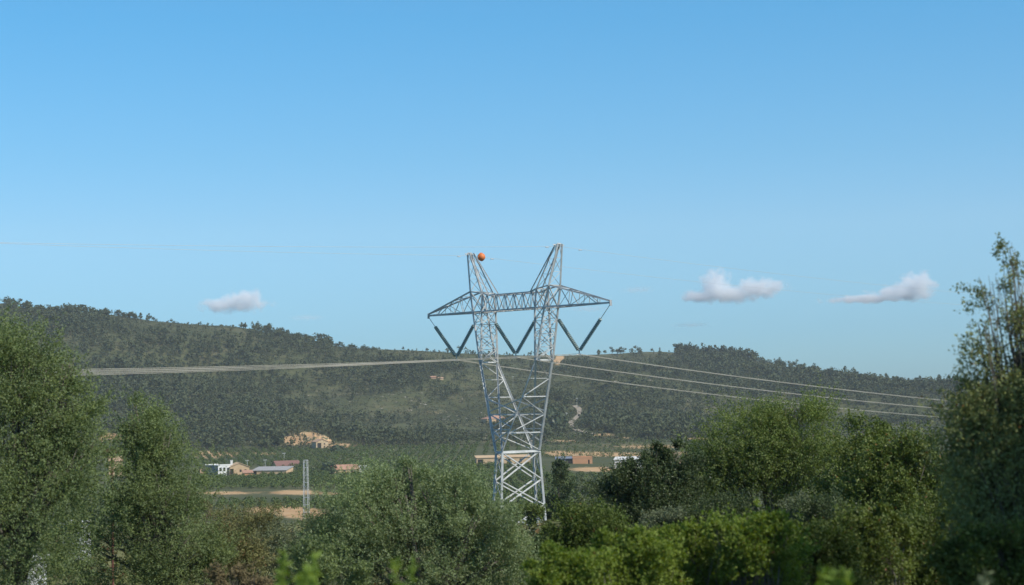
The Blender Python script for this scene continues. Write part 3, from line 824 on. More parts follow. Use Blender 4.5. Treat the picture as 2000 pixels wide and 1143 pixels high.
# orange earth bank behind the stone house, and the slip near the crest
def earth_bank(name, label, x0, x1, yb, yt, dep, seed):
    p = hit((x0 + x1) / 2, yb); d = p[1]; w = (x1 - x0) * d / F; H = (yb - yt) * d / F
    nx, ny = 40, 16; V_, F_ = [], []
    for j in range(ny):
        k = j / (ny - 1)
        for i in range(nx):
            u = i / (nx - 1); X = p[0] + (u - .5) * w; edge = math.sin(math.pi * u) ** .6
            n_ = float(fbm(u * 6 + seed, k * 4, seed, 3)) - .5
            Y = d + dep * k + n_ * 3 * edge
            prof = math.sin(min(1, k * 1.7) * math.pi / 2) if k < .6 else 1 - (k - .6) * 1.2
            V_.append((X, Y, float(h(X, Y)) - .4 + H * .8 * edge * max(prof, 0) * (0.6 + .8 * float(fbm(u * 5, 3.3, seed + 5, 3)))))
    for j in range(ny - 1):
        for i in range(nx - 1): F_.append((j * nx + i, j * nx + i + 1, (j + 1) * nx + i + 1, (j + 1) * nx + i))
    o = link_mesh(name, V_, F_, M['rock']); tag(o, label, kind='structure')
earth_bank('earth_bank', 'orange cut earth bank above the stone house', 586, 650, 868, 845, 22, 4)

# ------------------------------------------------------------------ vegetation builders
def unit(v): return v / (np.linalg.norm(v, axis=-1, keepdims=True) + 1e-9)

def leaf_quads(pos, dirv, length, width, r):
    n = len(pos)
    side = unit(np.cross(dirv, r.normal(size=(n, 3))))
    L = length * r.uniform(.65, 1.25, n)[:, None]; Wd = width * r.uniform(.7, 1.2, n)[:, None]
    nrm = np.cross(dirv, side)
    V_ = np.stack([pos, pos + dirv * L * .45 + side * Wd * .5 + nrm * Wd * .12, pos + dirv * L, pos + dirv * L * .45 - side * Wd * .5 + nrm * Wd * .12], 1)
    return V_.reshape(-1, 3)

def crown_leaves(blobs, n_leaves, leaf, r, up=.5, bough=.32, sprig=.38, per=22, shell=.55, clear=None, spb=16):
    """Leaves of a crown: boughs spread through ellipsoids, sprigs in each bough, leaves on each sprig."""
    wts = np.array([b[2] * (b[1][0] * b[1][1] * b[1][2]) ** (2 / 3) for b in blobs]); wts = wts / wts.sum()
    out_ = []
    for (c, rad, dens), w in zip(blobs, wts):
        nl = int(n_leaves * w); nb_ = max(3, nl // (per * spb))
        d = unit(r.normal(size=(nb_, 3)))
        rr = shell + (1 - shell) * r.uniform(0, 1, nb_) ** .6
        bump = .72 + .56 * vnoise(d[:, 0] * 2.3 + c[0] * 3, d[:, 2] * 2.3 + d[:, 1] * 1.7, int(abs(c[0] * 10)) % 997)
        mr_ = min(rad); bough_ = min(bough, .34 * mr_); sprig_ = min(sprig, .5 * mr_)
        bc = np.asarray(c) + d * np.asarray(rad) * (rr * bump)[:, None]
        od = unit(d / np.asarray(rad) * min(rad) + np.array([0, 0, up]))
        sc = np.repeat(bc, spb, 0) + r.normal(size=(nb_ * spb, 3)) * bough_ * np.array([1, 1, .75])
        ax = unit(np.repeat(od, spb, 0) + r.normal(size=(nb_ * spb, 3)) * .55)
        m_ = len(sc)
        t = r.uniform(-.35, 1, (m_, per))
        sl = sprig_ * r.uniform(.6, 1.4, (m_, 1))
        P = sc[:, None] + ax[:, None] * (t * sl)[..., None] + r.normal(size=(m_, per, 3)) * .03
        dv = unit(ax[:, None] * .7 + r.normal(size=(m_, per, 3)) * .75)
        out_.append((P.reshape(-1, 3), dv.reshape(-1, 3)))
    P = np.concatenate([q[0] for q in out_]); D = np.concatenate([q[1] for q in out_])
    keep = P[:, 2] > h(P[:, 0], P[:, 1]) + .05
    P, D = P[keep], D[keep]
    return leaf_quads(P, D, leaf[0], leaf[1], r)

NLEAF = 0
def plant(name, label, cat, base_x, d, blobs, mat, n, leaf=(.064, .027), seed=1, group=None, trunk=True, depth=1.0, up=.5, bough=.32, sprig=.38, shell=.55, trunk_r=.12, per=22, bark='bark', multi=1, spb=30):
    """A plant d metres ahead. Blobs are (x, y, rx, ry[, density]) in photo pixels at that distance and become ellipsoids with real depth."""
    global NLEAF
    r = np.random.default_rng(seed)
    g = at(base_x, 1000, d); g[2] = float(h(g[0], g[1]))
    o = empty(name, g); tag(o, label, cat, group)
    wb = []
    for i, b in enumerate(blobs):
        k = d / F
        off = (r.uniform(-.5, .5) * b[2] * k * .8)
        c = at(b[0], b[1], d + off); ry = b[3] * k; rx = b[2] * k
        wb.append((c, (rx, (rx + ry) * .5 * depth, ry), b[4] if len(b) > 4 else 1.0))
    V_ = crown_leaves(wb, n, leaf, r, up, bough, sprig, per, shell, spb=spb) - g
    nq = len(V_) // 4; NLEAF += nq
    link_mesh('crown', V_, np.arange(nq * 4).reshape(-1, 4), M[mat], o)
    if trunk:
        m = MB()
        zc = np.mean([c[2] for c, _, _ in wb]) - g[2]
        for q in range(multi):
            a0 = np.array([r.uniform(-.3, .3) * (multi > 1), r.uniform(-.3, .3) * (multi > 1), -.15])
            mid = np.array([r.uniform(-.15, .15), r.uniform(-.15, .15), max(zc * .45, .4)]) + a0 * 1.5
            m.tube([a0, (a0 + mid) / 2 + r.normal(size=3) * .05, mid], [trunk_r, trunk_r * .8, trunk_r * .62], 8)
            sel = [b for i, b in enumerate(wb) if i % multi == q] or wb
            for c, rad, _ in sel:
                for e in range(3):
                    tip = np.asarray(c) - g + np.array([rad[0], rad[1], rad[2]]) * (unit(r.normal(size=3)) * np.array([1, 1, .6]) + np.array([0, 0, .3])) * .55
                    mm = (mid + tip) / 2 + r.normal(size=3) * .12 + np.array([0, 0, .1])
                    m.tube([mid, mm, tip], [trunk_r * .5, trunk_r * .3, trunk_r * .07], 6)
                    for f_ in range(2):
                        e2 = tip + unit(r.normal(size=3) + np.array([0, 0, .6])) * rad[0] * .4
                        m.tube([mm, (mm + e2) / 2 + r.normal(size=3) * .08, e2], [trunk_r * .18, trunk_r * .12, trunk_r * .04], 5)
        m.build('trunk', M[bark], o, smooth=True)
    return o

# ------------------------------------------------------------------ trees and shrubs near the road
plant('olive_tree', 'tall bushy olive tree filling the left edge, rising above the ridge line', 'tree', 40, 42,
      [(48, 725, 62, 86), (20, 840, 120, 130), (115, 800, 66, 78), (-70, 760, 120, 150), (130, 905, 66, 105), (150, 790, 38, 60), (60, 1020, 130, 130), (-80, 1000, 150, 150), (170, 890, 40, 60, .7), (120, 720, 36, 38, .8)],
      'olive', 170000, seed=11, trunk_r=.2, multi=2, up=.7)
plant('olive_tree', 'second olive tree with a pointed crown, shorter and right of the tallest left tree', 'tree', 300, 49,
      [(268, 808, 32, 44), (306, 862, 58, 56), (270, 868, 40, 44, 1.3), (335, 945, 62, 80), (290, 985, 60, 70), (270, 900, 30, 50, .9), (238, 995, 40, 32), (345, 1060, 80, 90), (210, 1060, 120, 95), (395, 1090, 40, 50)],
      'olive', 118000, seed=12, trunk_r=.16, up=.7, multi=2)
plant('olive_tree', 'wide low olive in front of the pylon foot, hiding its feet', 'tree', 830, 46,
      [(735, 945, 60, 36, .4), (790, 925, 34, 24, .3), (850, 985, 120, 58), (730, 1010, 95, 66), (945, 1020, 72, 50), (800, 1095, 190, 86), (985, 1108, 66, 64), (665, 1075, 62, 66), (900, 985, 52, 34)],
      'silver', 165000, seed=13, trunk_r=.18, multi=3, up=.6)
plant('bright_tree', 'round bright green tree with a feathery top before the right hill', 'tree', 1490, 58,
      [(1482, 850, 76, 58), (1556, 845, 66, 62), (1412, 890, 54, 60), (1450, 945, 95, 66), (1575, 930, 74, 80), (1520, 900, 90, 70), (1365, 930, 44, 44), (1625, 880, 28, 52, .7), (1545, 800, 30, 26, .8)],
      'olive_bright', 130000, seed=14, trunk_r=.15, multi=3, up=.9, leaf=(.078, .030))
plant('dark_tree', 'dark dense evergreen tree with a notched top, before the white warehouse', 'tree', 1250, 55,
      [(1283, 908, 28, 34), (1245, 940, 60, 36), (1205, 975, 44, 44), (1290, 985, 80, 56), (1250, 1010, 70, 44), (1328, 930, 32, 50), (1284, 886, 15, 22), (1236, 918, 18, 18), (1322, 892, 12, 26), (1205, 940, 20, 22)],
      'dark_leaf', 62000, seed=15, trunk_r=.14, leaf=(.072, .04), bough=.28)
plant('carob_tree', 'green carob tree with a lumpy top right of the feathery tree', 'tree', 1685, 52,
      [(1688, 855, 36, 40), (1672, 915, 50, 60), (1660, 985, 60, 60), (1716, 930, 34, 50)], 'carob', 38000, seed=16, leaf=(.074, .044), trunk_r=.12, bough=.28)
plant('carob_tree', 'yellowish green rounded tree in front of the hill foot, left of the tallest right tree', 'tree', 1770, 49,
      [(1752, 895, 52, 44), (1800, 915, 54, 52), (1735, 965, 62, 60), (1815, 985, 66, 64), (1776, 1040, 80, 50)], 'carob', 64000, seed=17, leaf=(.074, .044), trunk_r=.12, bough=.28)
plant('slender_tree', 'tallest right tree with a thin see through top against the sky', 'tree', 2010, 26,
      [(1972, 510, 26, 56, .05), (1938, 575, 52, 52, .045), (2000, 600, 54, 90, .12), (1908, 645, 46, 78, .06), (1962, 695, 80, 70, .18), (2050, 640, 60, 110, .3), (1930, 770, 66, 60, .7), (1905, 835, 50, 56, .6), (2000, 830, 100, 90), (1930, 870, 74, 84, .9), (1985, 950, 110, 90), (2090, 800, 90, 200), (1935, 1000, 70, 80, .9), (2010, 1060, 120, 90),
       (2240, 600, 140, 230, .5), (2210, 900, 130, 160, .5), (2420, 700, 150, 260, .5)],  # off-frame lobes added to throw shade on the corner shrubs
      'poplar', 185000, seed=18, leaf=(.050, .029), trunk_r=.07, up=1.0, sprig=.34, bough=.2, shell=.35, spb=8)
plant('added_shade_tree', 'big leafy tree added out of view beyond the right edge to shade the bottom right corner', 'tree', 3060, 21.8,  # unseen tree added off-frame to darken the bottom right corner
      [(3060, 330, 440, 440), (2850, 520, 360, 330), (3300, 560, 330, 300)], 'dark_leaf', 90000, seed=19, leaf=(.10, .06), trunk_r=.2, spb=10)
H_ = 'shrubs along the road edge'
plant('roadside_shrub', 'dark round shrub right of the pylon foot', 'shrub', 1150, 40, [(1150, 1035, 62, 44), (1112, 1062, 34, 36), (1190, 1060, 50, 40)], 'hedge_dark_and_shaded', 32000, seed=21, leaf=(.06, .04), group=H_, trunk_r=.05, multi=3, bough=.24)
for i, (bx, d_, bl, lab) in enumerate([
    (1110, 27, [(1130, 1118, 70, 30), (1090, 1142, 50, 34)], 'leafy green shrub in the bottom row, nearest the wide low olive'),
    (1210, 28, [(1210, 1092, 54, 34), (1270, 1112, 56, 46)], 'leafy green shrub in the bottom row, under the dark round shrub'),
    (1340, 29, [(1330, 1082, 60, 40), (1390, 1080, 60, 50), (1350, 1135, 90, 40)], 'yellow green shrub in the bottom row, under the dark evergreen'),
    (1470, 28, [(1450, 1080, 66, 46), (1510, 1070, 60, 48), (1480, 1130, 90, 44)], 'leafy green shrub in the bottom row, under the feathery tree'),
    (1590, 30, [(1565, 1075, 50, 40), (1625, 1090, 50, 42), (1590, 1130, 80, 44)], 'shade-tinted green shrub in the bottom row, left of the pale stalk'),
    (1690, 31, [(1680, 1046, 56, 40), (1720, 1085, 60, 56)], 'lumpy green shrub in the bottom row, right of the pale stalk'),
    (1800, 32, [(1790, 1062, 60, 46), (1835, 1110, 70, 50)], 'leafy shrub in the bottom row, under the yellowish rounded tree'),
    (1930, 24, [(1890, 1100, 56, 44), (1980, 1100, 100, 60)], 'shaded shrub in the bottom row, under the tallest right tree')]):
    rq = np.random.default_rng(900 + i)
    bl = bl + [(b[0] + rq.uniform(-1, 1) * b[2], b[1] - b[3] * rq.uniform(.5, 1.05), rq.uniform(12, 26), rq.uniform(12, 24), .8) for b in bl for _ in range(4)]
    plant('roadside_shrub', lab, 'shrub', bx, d_, bl, ('hedge', 'carob', 'hedge_dark_and_shaded')[(0, 0, 0, 0, 2, 1, 2, 2)[i]], 22000, seed=30 + i, leaf=(.055, .036), group=H_, trunk_r=.035, multi=3, bough=.15, sprig=.26, shell=.35, spb=14)  # right-hand shrubs get darker leaves, shade put into the leaf colour
for i, (bx, d_, bl, mt, lab) in enumerate([
    (1420, 50, [(1425, 1012, 60, 34), (1370, 1025, 46, 34)], 'dark_leaf', 'dark bush in the shade below the feathery tree'),
    (1300, 50, [(1310, 1040, 46, 30), (1255, 1048, 40, 28)], 'greyshrub', 'grey green bush at the foot of the dark evergreen'),
    (1570, 49, [(1565, 1015, 36, 34), (1600, 1030, 40, 30)], 'greyshrub', 'pale grey green bush right of the feathery tree trunk'),
    (1630, 47, [(1620, 1020, 60, 40)], 'dark_leaf', 'dark bush below the lumpy carob tree'),
    (1880, 44, [(1870, 1000, 60, 50)], 'carob', 'green bush between the yellowish tree and the tallest right tree')]):
    plant('understorey_bush', lab, 'bush', bx, d_, bl, mt, 20000, seed=50 + i, leaf=(.065, .032), group='bushes under the right trees', trunk_r=.04, multi=3)
for i, (bx, d_, bl, mt, lab, n_) in enumerate([
    (440, 74, [(440, 1020, 40, 28), (405, 1030, 30, 26)], 'scrub', 'olive brown bush beside the pointed olive tree', 11000),
    (505, 72, [(500, 1030, 44, 34), (540, 1032, 36, 28)], 'scrub', 'olive brown bush left of the lattice pole base', 13000),
    (575, 70, [(585, 1040, 36, 26), (615, 1035, 30, 22)], 'scrub', 'green brown bush at the lattice pole base', 9000),
    (560, 52, [(540, 1090, 46, 42), (590, 1100, 40, 44)], 'greyshrub', 'grey green bush between the bright stalks', 14000),
    (450, 50, [(455, 1090, 50, 40), (420, 1110, 40, 40)], 'scrub', 'brownish bush right of the pointed olive, near the bottom', 20000),
    (405, 78, [(405, 992, 20, 15)], 'dry', 'dry brownish bush behind the pointed olive', 2500),
    (450, 36, [(445, 1132, 34, 22), (490, 1138, 26, 20)], 'dry', 'dry brownish bush at the bottom edge', 2500),
    (610, 40, [(620, 1110, 40, 44), (650, 1130, 50, 30)], 'olive', 'small olive bush left of the wide low olive', 11000)]):
    plant('scrub_bush', lab, 'bush', bx, d_, bl, mt, n_, seed=60 + i, leaf=(.075, .03), group='bushes on the left bank', trunk_r=.03, multi=3, bough=.25)
# bright upright stalks close to the road
def stalk(x, ytop, d, wpx, label, mat, seed, n=1400):
    r = np.random.default_rng(seed)
    g = at(x, 1100, d); g[2] = float(h(g[0], g[1])); top = at(x, ytop, d) - g
    o = empty('tall_weed', g); tag(o, label, 'weed', 'bright weeds close to the road')
    P, D = [], []; m = MB(); k = d / F
    for q in range(5):
        b0 = np.array([r.uniform(-1, 1) * wpx * k * .5, r.uniform(-.15, .15), 0]); tq = np.array([b0[0] + r.normal() * wpx * k * .25, b0[1], top[2] * r.uniform(.86, 1.0)])
        m.tube([b0, (b0 + tq) / 2 + r.normal(size=3) * .02, tq], [.012, .009, .004], 6)
        t = r.uniform(.1, 1.0, n // 5)[:, None]
        P.append(b0 + (tq - b0) * t + r.normal(size=(n // 5, 3)) * np.array([.25, .25, .1]) * wpx * k * (1.15 - t * .8))
        D.append(unit(r.normal(size=(n // 5, 3)) + np.array([0, 0, .7])))
    V_ = leaf_quads(np.concatenate(P), np.concatenate(D), .07, .026, r); nq = len(V_) // 4
    link_mesh('leaves', V_, np.arange(nq * 4).reshape(-1, 4), M[mat], o); m.build('stem', M[mat], o)
stalk(568, 1030, 13, 56, 'bright green weed with the tallest stalk, left of the wide low olive', 'shoot', 71, 4200)
stalk(602, 1092, 12, 40, 'short bright green weed just right of the tallest weed', 'shoot', 72, 2000)
stalk(778, 1088, 12, 36, 'bright green weed standing before the middle of the wide low olive', 'shoot', 73, 2000)
stalk(1620, 1062, 13, 50, 'pale green weed among the dark shrubs under the carob tree', 'shoot', 74, 3000)
stalk(1915, 1085, 14, 40, 'pale leafy weed at the bottom right in front of the shaded shrub', 'greyshrub', 75, 700)

# trees standing between the road and the fields
plant('cypress_tree', 'dark upright tree right behind the pylon legs', 'tree', 1089, 215, [(1088, 930, 17, 34), (1090, 965, 22, 36), (1080, 990, 24, 26)], 'dark_leaf', 13000, seed=81, leaf=(.26, .13), bough=.5, sprig=.7, trunk_r=.2)
for i, (x_, y_, rx, ry, d_, lab) in enumerate([
    (1130, 962, 26, 20, 300, 'grey green olive in the field just right of the dark upright tree'), (1172, 985, 30, 22, 240, 'grey green olive in the field, close to the dark evergreen'),
    (1182, 948, 28, 18, 330, 'grey green olive in the field behind the others, nearest the warehouse'), (1125, 992, 26, 18, 225, 'grey green olive in the field, lowest by the dark round shrub'),
    (1150, 940, 20, 13, 360, 'small grey green olive at the back of the field'), (1036, 1000, 18, 18, 165, 'yellowish bush inside the pylon legs'), (1002, 1000, 16, 14, 170, 'small dark bush at the left pylon leg'),
    (1066, 1040, 22, 16, 120, 'yellow green bush before the right pylon leg')]):
    plant('field_olive' if i < 5 else 'field_bush', lab, 'tree' if i < 5 else 'bush', x_, d_, [(x_, y_, rx, ry), (x_ + rx * .4, y_ + ry * .7, rx * .8, ry * .8)], 'greyshrub' if i < 5 else 'carob', 4500, seed=90 + i, leaf=(.3 if d_ > 200 else .18, .13 if d_ > 200 else .09), bough=.5, sprig=.6, trunk_r=.12,
          group='trees and bushes in the field by the pylon')
print('leaves', NLEAF)

# ------------------------------------------------------------------ far vegetation
def proto(kind, n, r):
    """Unit-height tree: quads (n,4,3). A low dense core plus many leaf clumps."""
    if kind == 'pine':
        d = unit(r.normal(size=(n, 3))); rad = r.uniform(.45, 1, n)[:, None]
        lobes = r.normal(size=(5, 3)) * np.array([.16, .16, .16])
        c = np.array([0, 0, .60]) + lobes[r.integers(0, 5, n)] + d * rad * np.array([.31, .31, .26])
        size = .19
    elif kind == 'tallpine':
        z = r.uniform(.25, 1, n); w = np.interp(z, [.25, .45, .75, 1], [.16, .26, .2, .04])
        a = r.uniform(0, 6.283, n); q = r.uniform(.4, 1, n) * w
        c = np.stack([q * np.cos(a), q * np.sin(a), z], 1); d = unit(np.stack([np.cos(a), np.sin(a), np.full(n, .5)], 1) + r.normal(size=(n, 3)) * .4)
        size = .15
    elif kind == 'dome':
        d = unit(r.normal(size=(n, 3))); d[:, 2] = np.abs(d[:, 2]); rad = r.uniform(.7, 1, n)[:, None]
        c = np.array([0, 0, .12]) + d * rad * np.array([.58, .58, .8]); size = .24
    else:                                                  # low scrub
        d = unit(r.normal(size=(n, 3))); d[:, 2] = np.abs(d[:, 2]); c = d * r.uniform(.5, 1, (n, 1)) * np.array([.9, .9, .75]); size = .5
    nr_ = unit(d + r.normal(size=(n, 3)) * .45)
    u = unit(np.cross(nr_, r.normal(size=(n, 3)))); v = np.cross(nr_, u)
    s = size * r.uniform(.6, 1.25, (n, 1)); k = r.uniform(.6, 1.1, (n, 1))
    return np.stack([c - u * s * .5, c + v * s * .45 * k, c + u * s * .5, c - v * s * .5 * k], 1)

def trunk_quads(hgt=.5, w=.022):
    q = []
    for a in (0, 1, 2):
        c, s = math.cos(a * math.pi / 3) * w, math.sin(a * math.pi / 3) * w
        q.append([(-c, -s, -.05), (c, s, -.05), (c * .6, s * .6, hgt), (-c * .6, -s * .6, hgt)])
    return np.array(q)

def scatter(name, label, kinds, P, hgt, wid, mats, seed, nq=60, trunk=True, kindtag='stuff'):
    """Many small plants as ONE object."""
    r = np.random.default_rng(seed)
    prs = [proto(kinds[i % len(kinds)], nq, r) for i in range(8)]
    pick = r.integers(0, 8, len(P)); rot = r.uniform(0, 6.283, len(P)); Vs, Ms = [], []
    for k in range(8):
        sel = np.where(pick == k)[0]
        if not len(sel): continue
        q = prs[k]; mi = np.zeros(len(q), int)
        if trunk: q = np.concatenate([q, trunk_quads()]); mi = np.concatenate([mi, np.ones(3, int)])
        c, s = np.cos(rot[sel]), np.sin(rot[sel])
        X = q[None, ..., 0] * c[:, None, None] - q[None, ..., 1] * s[:, None, None]; Y = q[None, ..., 0] * s[:, None, None] + q[None, ..., 1] * c[:, None, None]
        G = np.stack([X * (hgt[sel] * wid[sel])[:, None, None], Y * (hgt[sel] * wid[sel])[:, None, None], np.broadcast_to(q[None, ..., 2], X.shape) * hgt[sel][:, None, None]], -1) + P[sel][:, None, None, :]
        Vs.append(G.reshape(-1, 3)); Ms.append(np.tile(mi, len(sel)))
    V_ = np.concatenate(Vs); n = len(V_) // 4
    o = link_mesh(name, V_, np.arange(n * 4).reshape(-1, 4), mats, None, np.concatenate(Ms))
    tag(o, label, kind=kindtag)
    return o

def TRK(qx, qy):
    t = np.zeros_like(qx)
    for x_, y_ in tr: t = np.maximum(t, np.exp(-((qx - x_) / 8) ** 2 - ((qy - y_ - 3) / 7) ** 2))
    return t
# pine woods on the hills
n_ = 60000
r = np.random.default_rng(101)
yy = r.uniform(1270, 2240, n_); uu = r.uniform(-.36, .36, n_) ; xx = uu * yy
keep = r.uniform(0, 1, n_) < (yy / 2240)
xx, yy = xx[keep], yy[keep]
zz = h(xx, yy); P = np.stack([xx, yy, zz], 1); qx, qy = pix(P)
inside = yy < ridge_y(xx / yy) + 15
dens = forest_density(xx, yy, qx, qy)
ear = np.maximum(gauss(qx, qy, EARTH), np.maximum(gauss(qx, qy - 7, EARTH), gauss(qx, qy - 13, EARTH)) * .8)
bald = np.zeros(len(xx))
for a_, b_ in ((300, 470), (650, 1120), (1150, 1315)): bald = np.maximum(bald, ((qx > a_) & (qx < b_)).astype(float))
bald = np.where(qx > 1140, bald * .7, bald)
dens = dens * np.where(yy > ridge_y(xx / yy) - 110, 1 - .7 * bald, 1)
sel = inside & (r.uniform(0, 1, len(xx)) < dens * .85) & ((ear < .35) | (r.uniform(0, 1, len(xx)) < .16)) & (TRK(qx, qy) < .4)
PW = P[sel]; DW = dens[sel]
hg = r.uniform(3.6, 7.5, len(PW)) * np.where(r.uniform(0, 1, len(PW)) < .3, 1.7, 1.1) * (.72 + .4 * DW); wd = r.uniform(.85, 1.3, len(PW))
print('woods', len(PW))
scatter('pine_woods', 'pine woods covering the far hills', ['pine', 'tallpine', 'pine'], PW, hg, wd, [M['pine'], M['bark']], 102, 54)
# low scrub between the pines
n_ = 110000
yy = r.uniform(1240, 2240, n_); xx = r.uniform(-.36, .36, n_) * yy
zz = h(xx, yy); P = np.stack([xx, yy, zz], 1); qx, qy = pix(P)
sel = (yy < ridge_y(xx / yy) + 10) & (gauss(qx, qy, EARTH) < .5) & (fbm(xx / 30, yy / 40, 77, 3) > .33)
PS = P[sel]
scatter('hill_scrub', 'low scrub between the pines on the hills', ['scrub'], PS, r.uniform(.7, 1.7, len(PS)) * np.where(r.uniform(0, 1, len(PS)) < .2, 1.9, 1), r.uniform(.8, 1.3, len(PS)), [M['brush']], 103, 12, trunk=False)

# pale rocks and bare stones on the slopes
r = np.random.default_rng(151); ROCKS = [(1480,738,50,10),(1400,790,70,30),(330,852,50,14),(780,780,110,30),(900,825,70,22),(1250,730,60,16),(500,845,60,10),(300,625,120,8),(1000,860,60,8),(1560,760,60,14)]
Pr = []
for x_, y_, rx, ry in ROCKS:
    for k in range(55):
        p = hit(x_ + r.normal() * rx * .6, y_ + r.normal() * ry * .6)
        if p is not None and p[1] > 1100: Pr.append(p)
Pr = np.array(Pr)
M['pale_rock'] = plain_mat('pale_rock', (0.30, 0.26, 0.20), (0.46, 0.41, 0.33), 0.3, 0.95)
scatter('hill_rocks', 'pale stones scattered on the hill scrub', ['scrub'], Pr, r.uniform(.5, 1.5, len(Pr)), r.uniform(1.0, 2.2, len(Pr)), [M['pale_rock']], 152, 14, trunk=False)

# single pines one can point to: the skyline and lone trees on the slopes
pr_ = []
for i in range(6):
    q = np.concatenate([proto('pine' if i % 3 else 'tallpine', 110, np.random.default_rng(221 + i * 3)), trunk_quads(.95, .03)])
    me = None
    o_ = link_mesh('pine_tree', q.reshape(-1, 3), np.arange(len(q) * 4).reshape(-1, 4), [M['pine'], M['bark']], None, [0] * 110 + [1] * 3)
    pr_.append(o_)
used_ = set()
def lone_pine(x, y, hpx, label, group, r_, on_ridge=False):
    if on_ridge:
        u = np.interp(x, _tx, _az); Yr = float(ridge_y(u)) - r_.uniform(0, 22); p = np.array([u * Yr, Yr, float(h(u * Yr, Yr))])
    else:
        p = hit(x, y)
        if p is None: return
    i = int(r_.integers(0, 6))
    o = pr_[i] if i not in used_ else pr_[i].copy()
    if i in used_: COL.objects.link(o)
    used_.add(i)
    hm = hpx * p[1] / F
    o.location = tuple(p - EZ * .15); o.scale = (hm * r_.uniform(.9, 1.3),) * 2 + (hm,)
    o.rotation_euler = (0, 0, r_.uniform(0, 6.28))
    tag(o, label, 'pine tree', group)
rp = np.random.default_rng(300)
SKY = [(-20, 60, 16, 11, 19, 'skyline pine on the highest ridge, above the big left olive', 'pines on the left ridge'),
       (60, 130, 7, 6, 13, 'skyline pine on the dip between the highest ridge and the next hump', 'pines on the left dip'),
       (130, 300, 34, 9, 15, 'skyline pine on the bushy hump right of the big left olive', 'pines on the left hump'),
       (300, 470, 12, 3, 7, 'small skyline pine on the smooth crest under the left cloud', 'pines under the left cloud'),
       (470, 640, 30, 8, 14, 'skyline pine on the crest falling from the left cloud', 'pines on the falling crest'),
       (640, 930, 26, 4, 9, 'small skyline pine between the falling crest and the pylon', 'pines left of the pylon'),
       (930, 1120, 9, 5, 9, 'small skyline pine seen behind the pylon', 'pines behind the pylon'),
       (1160, 1275, 11, 8, 14, 'lone skyline pine in the gap right of the pylon', 'pines right of the pylon'),
       (1318, 1480, 52, 12, 21, 'tall skyline pine on the wooded right hilltop', 'pines on the right hilltop'),
       (1480, 1620, 15, 9, 15, 'spaced skyline pine on the shoulder right of the wooded hilltop', 'pines on the right shoulder'),
       (1620, 1900, 58, 9, 15, 'skyline pine in the line running down to the tallest right tree', 'pines on the right line')]
for x0, x1, n, s0_, s1_, lab, grp in SKY:
    for k in range(n): lone_pine(rp.uniform(x0, x1), 0, rp.uniform(s0_, s1_), lab, grp, rp, True)
LONE = [((160, 330), (655, 700), 6, 'dark pine standing clear on the upper left slope', 'pines on the upper left slope'),
        ((660, 900), (710, 800), 14, 'dark pine standing clear in the pale scrub left of the pylon', 'pines in the pale scrub'),
        ((1150, 1330), (705, 760), 9, 'dark pine standing clear below the gap right of the pylon', 'pines below the gap')]
for xr, yr, n, lab, grp in LONE:
    for k in range(n): lone_pine(rp.uniform(*xr), rp.uniform(*yr), rp.uniform(12, 19), lab, grp, rp)
def valley_tree(x, y, hpx, wk, label, mat, seed):
    q = proto('dome', 220, np.random.default_rng(seed)); q = np.concatenate([q, trunk_quads(.4, .03)])
    p = hit(x, y); hm = hpx * p[1] / F
    o = empty('valley_tree', p); tag(o, label, 'tree')
    q = q * np.array([hm * wk, hm * wk, hm])
    link_mesh('crown', q[:-3].reshape(-1, 3), np.arange(880).reshape(-1, 4), [M[mat]], o)
    link_mesh('trunk', q[-3:].reshape(-1, 3), np.arange(12).reshape(-1, 4), [M['bark']], o)
valley_tree(643, 925, 28, 1.1, 'dark round tree left of the orange roofed house', 'dark_leaf', 401)
valley_tree(428, 884, 18, 1.1, 'dark round tree above the striped vineyard', 'dark_leaf', 402)
valley_tree(588, 913, 12, .9, 'small dark tree at the end of the dull red barn', 'dark_leaf', 403)
valley_tree(1092, 842, 44, .75, 'big dark tree clump at the left of the dirt track', 'dark_leaf', 404)
valley_tree(1076, 835, 46, .6, 'tall dark tree at the very left of the dirt track', 'dark_leaf', 405)
valley_tree(1147, 833, 18, 1.2, 'round green tree inside the bend of the dirt track', 'dark_leaf', 406)
valley_tree(660, 884, 16, 2.0, 'wide dark bush in front of the stone house', 'dark_leaf', 407)

# groves and fields of the valley floor
def grove(name, label, polys, sx, sy, ang, hh, seed, drop=.12, mat='grove', nq=46, wid=1.0):
    r_ = np.random.default_rng(seed)
    gx, gy = np.meshgrid(np.arange(-600, 600, sx), np.arange(-500, 500, sy)); a = math.radians(ang)
    gx = gx.ravel() + r_.normal(size=gx.size) * .7; gy = gy.ravel() + r_.normal(size=gy.size) * .6
    X = gx * math.cos(a) - gy * math.sin(a); Y = gx * math.sin(a) + gy * math.cos(a) + 880
    ok = (Y > 430) & (np.abs(X / np.maximum(Y, 1)) < .33); X, Y = X[ok], Y[ok]
    P = np.stack([X, Y, h(X, Y)], 1); qx, qy = pix(P)
    keep = np.zeros(len(X), bool)
    for x0, x1, y0, y1 in polys: keep |= (qx > x0) & (qx < x1) & (qy > y0) & (qy < y1)
    keep &= r_.uniform(0, 1, len(X)) > drop
    for x0, x1, y0, y1 in CLEAR: keep &= ~((qx > x0) & (qx < x1) & (qy > y0) & (qy < y1))
    P = P[keep]
    print(name, len(P))
    if len(P): scatter(name, label, ['dome'], P, r_.uniform(hh[0], hh[1], len(P)), r_.uniform(.85, 1.15, len(P)) * wid, [M[mat], M['bark']], seed + 1, nq)
CLEAR = [(390, 500, 918, 934), (486, 566, 915, 931), (645, 722, 914, 928), (925, 1040, 896, 910), (1084, 1162, 896, 910), (1200, 1275, 898, 918), (612, 648, 868, 880), (190, 268, 925, 945)]
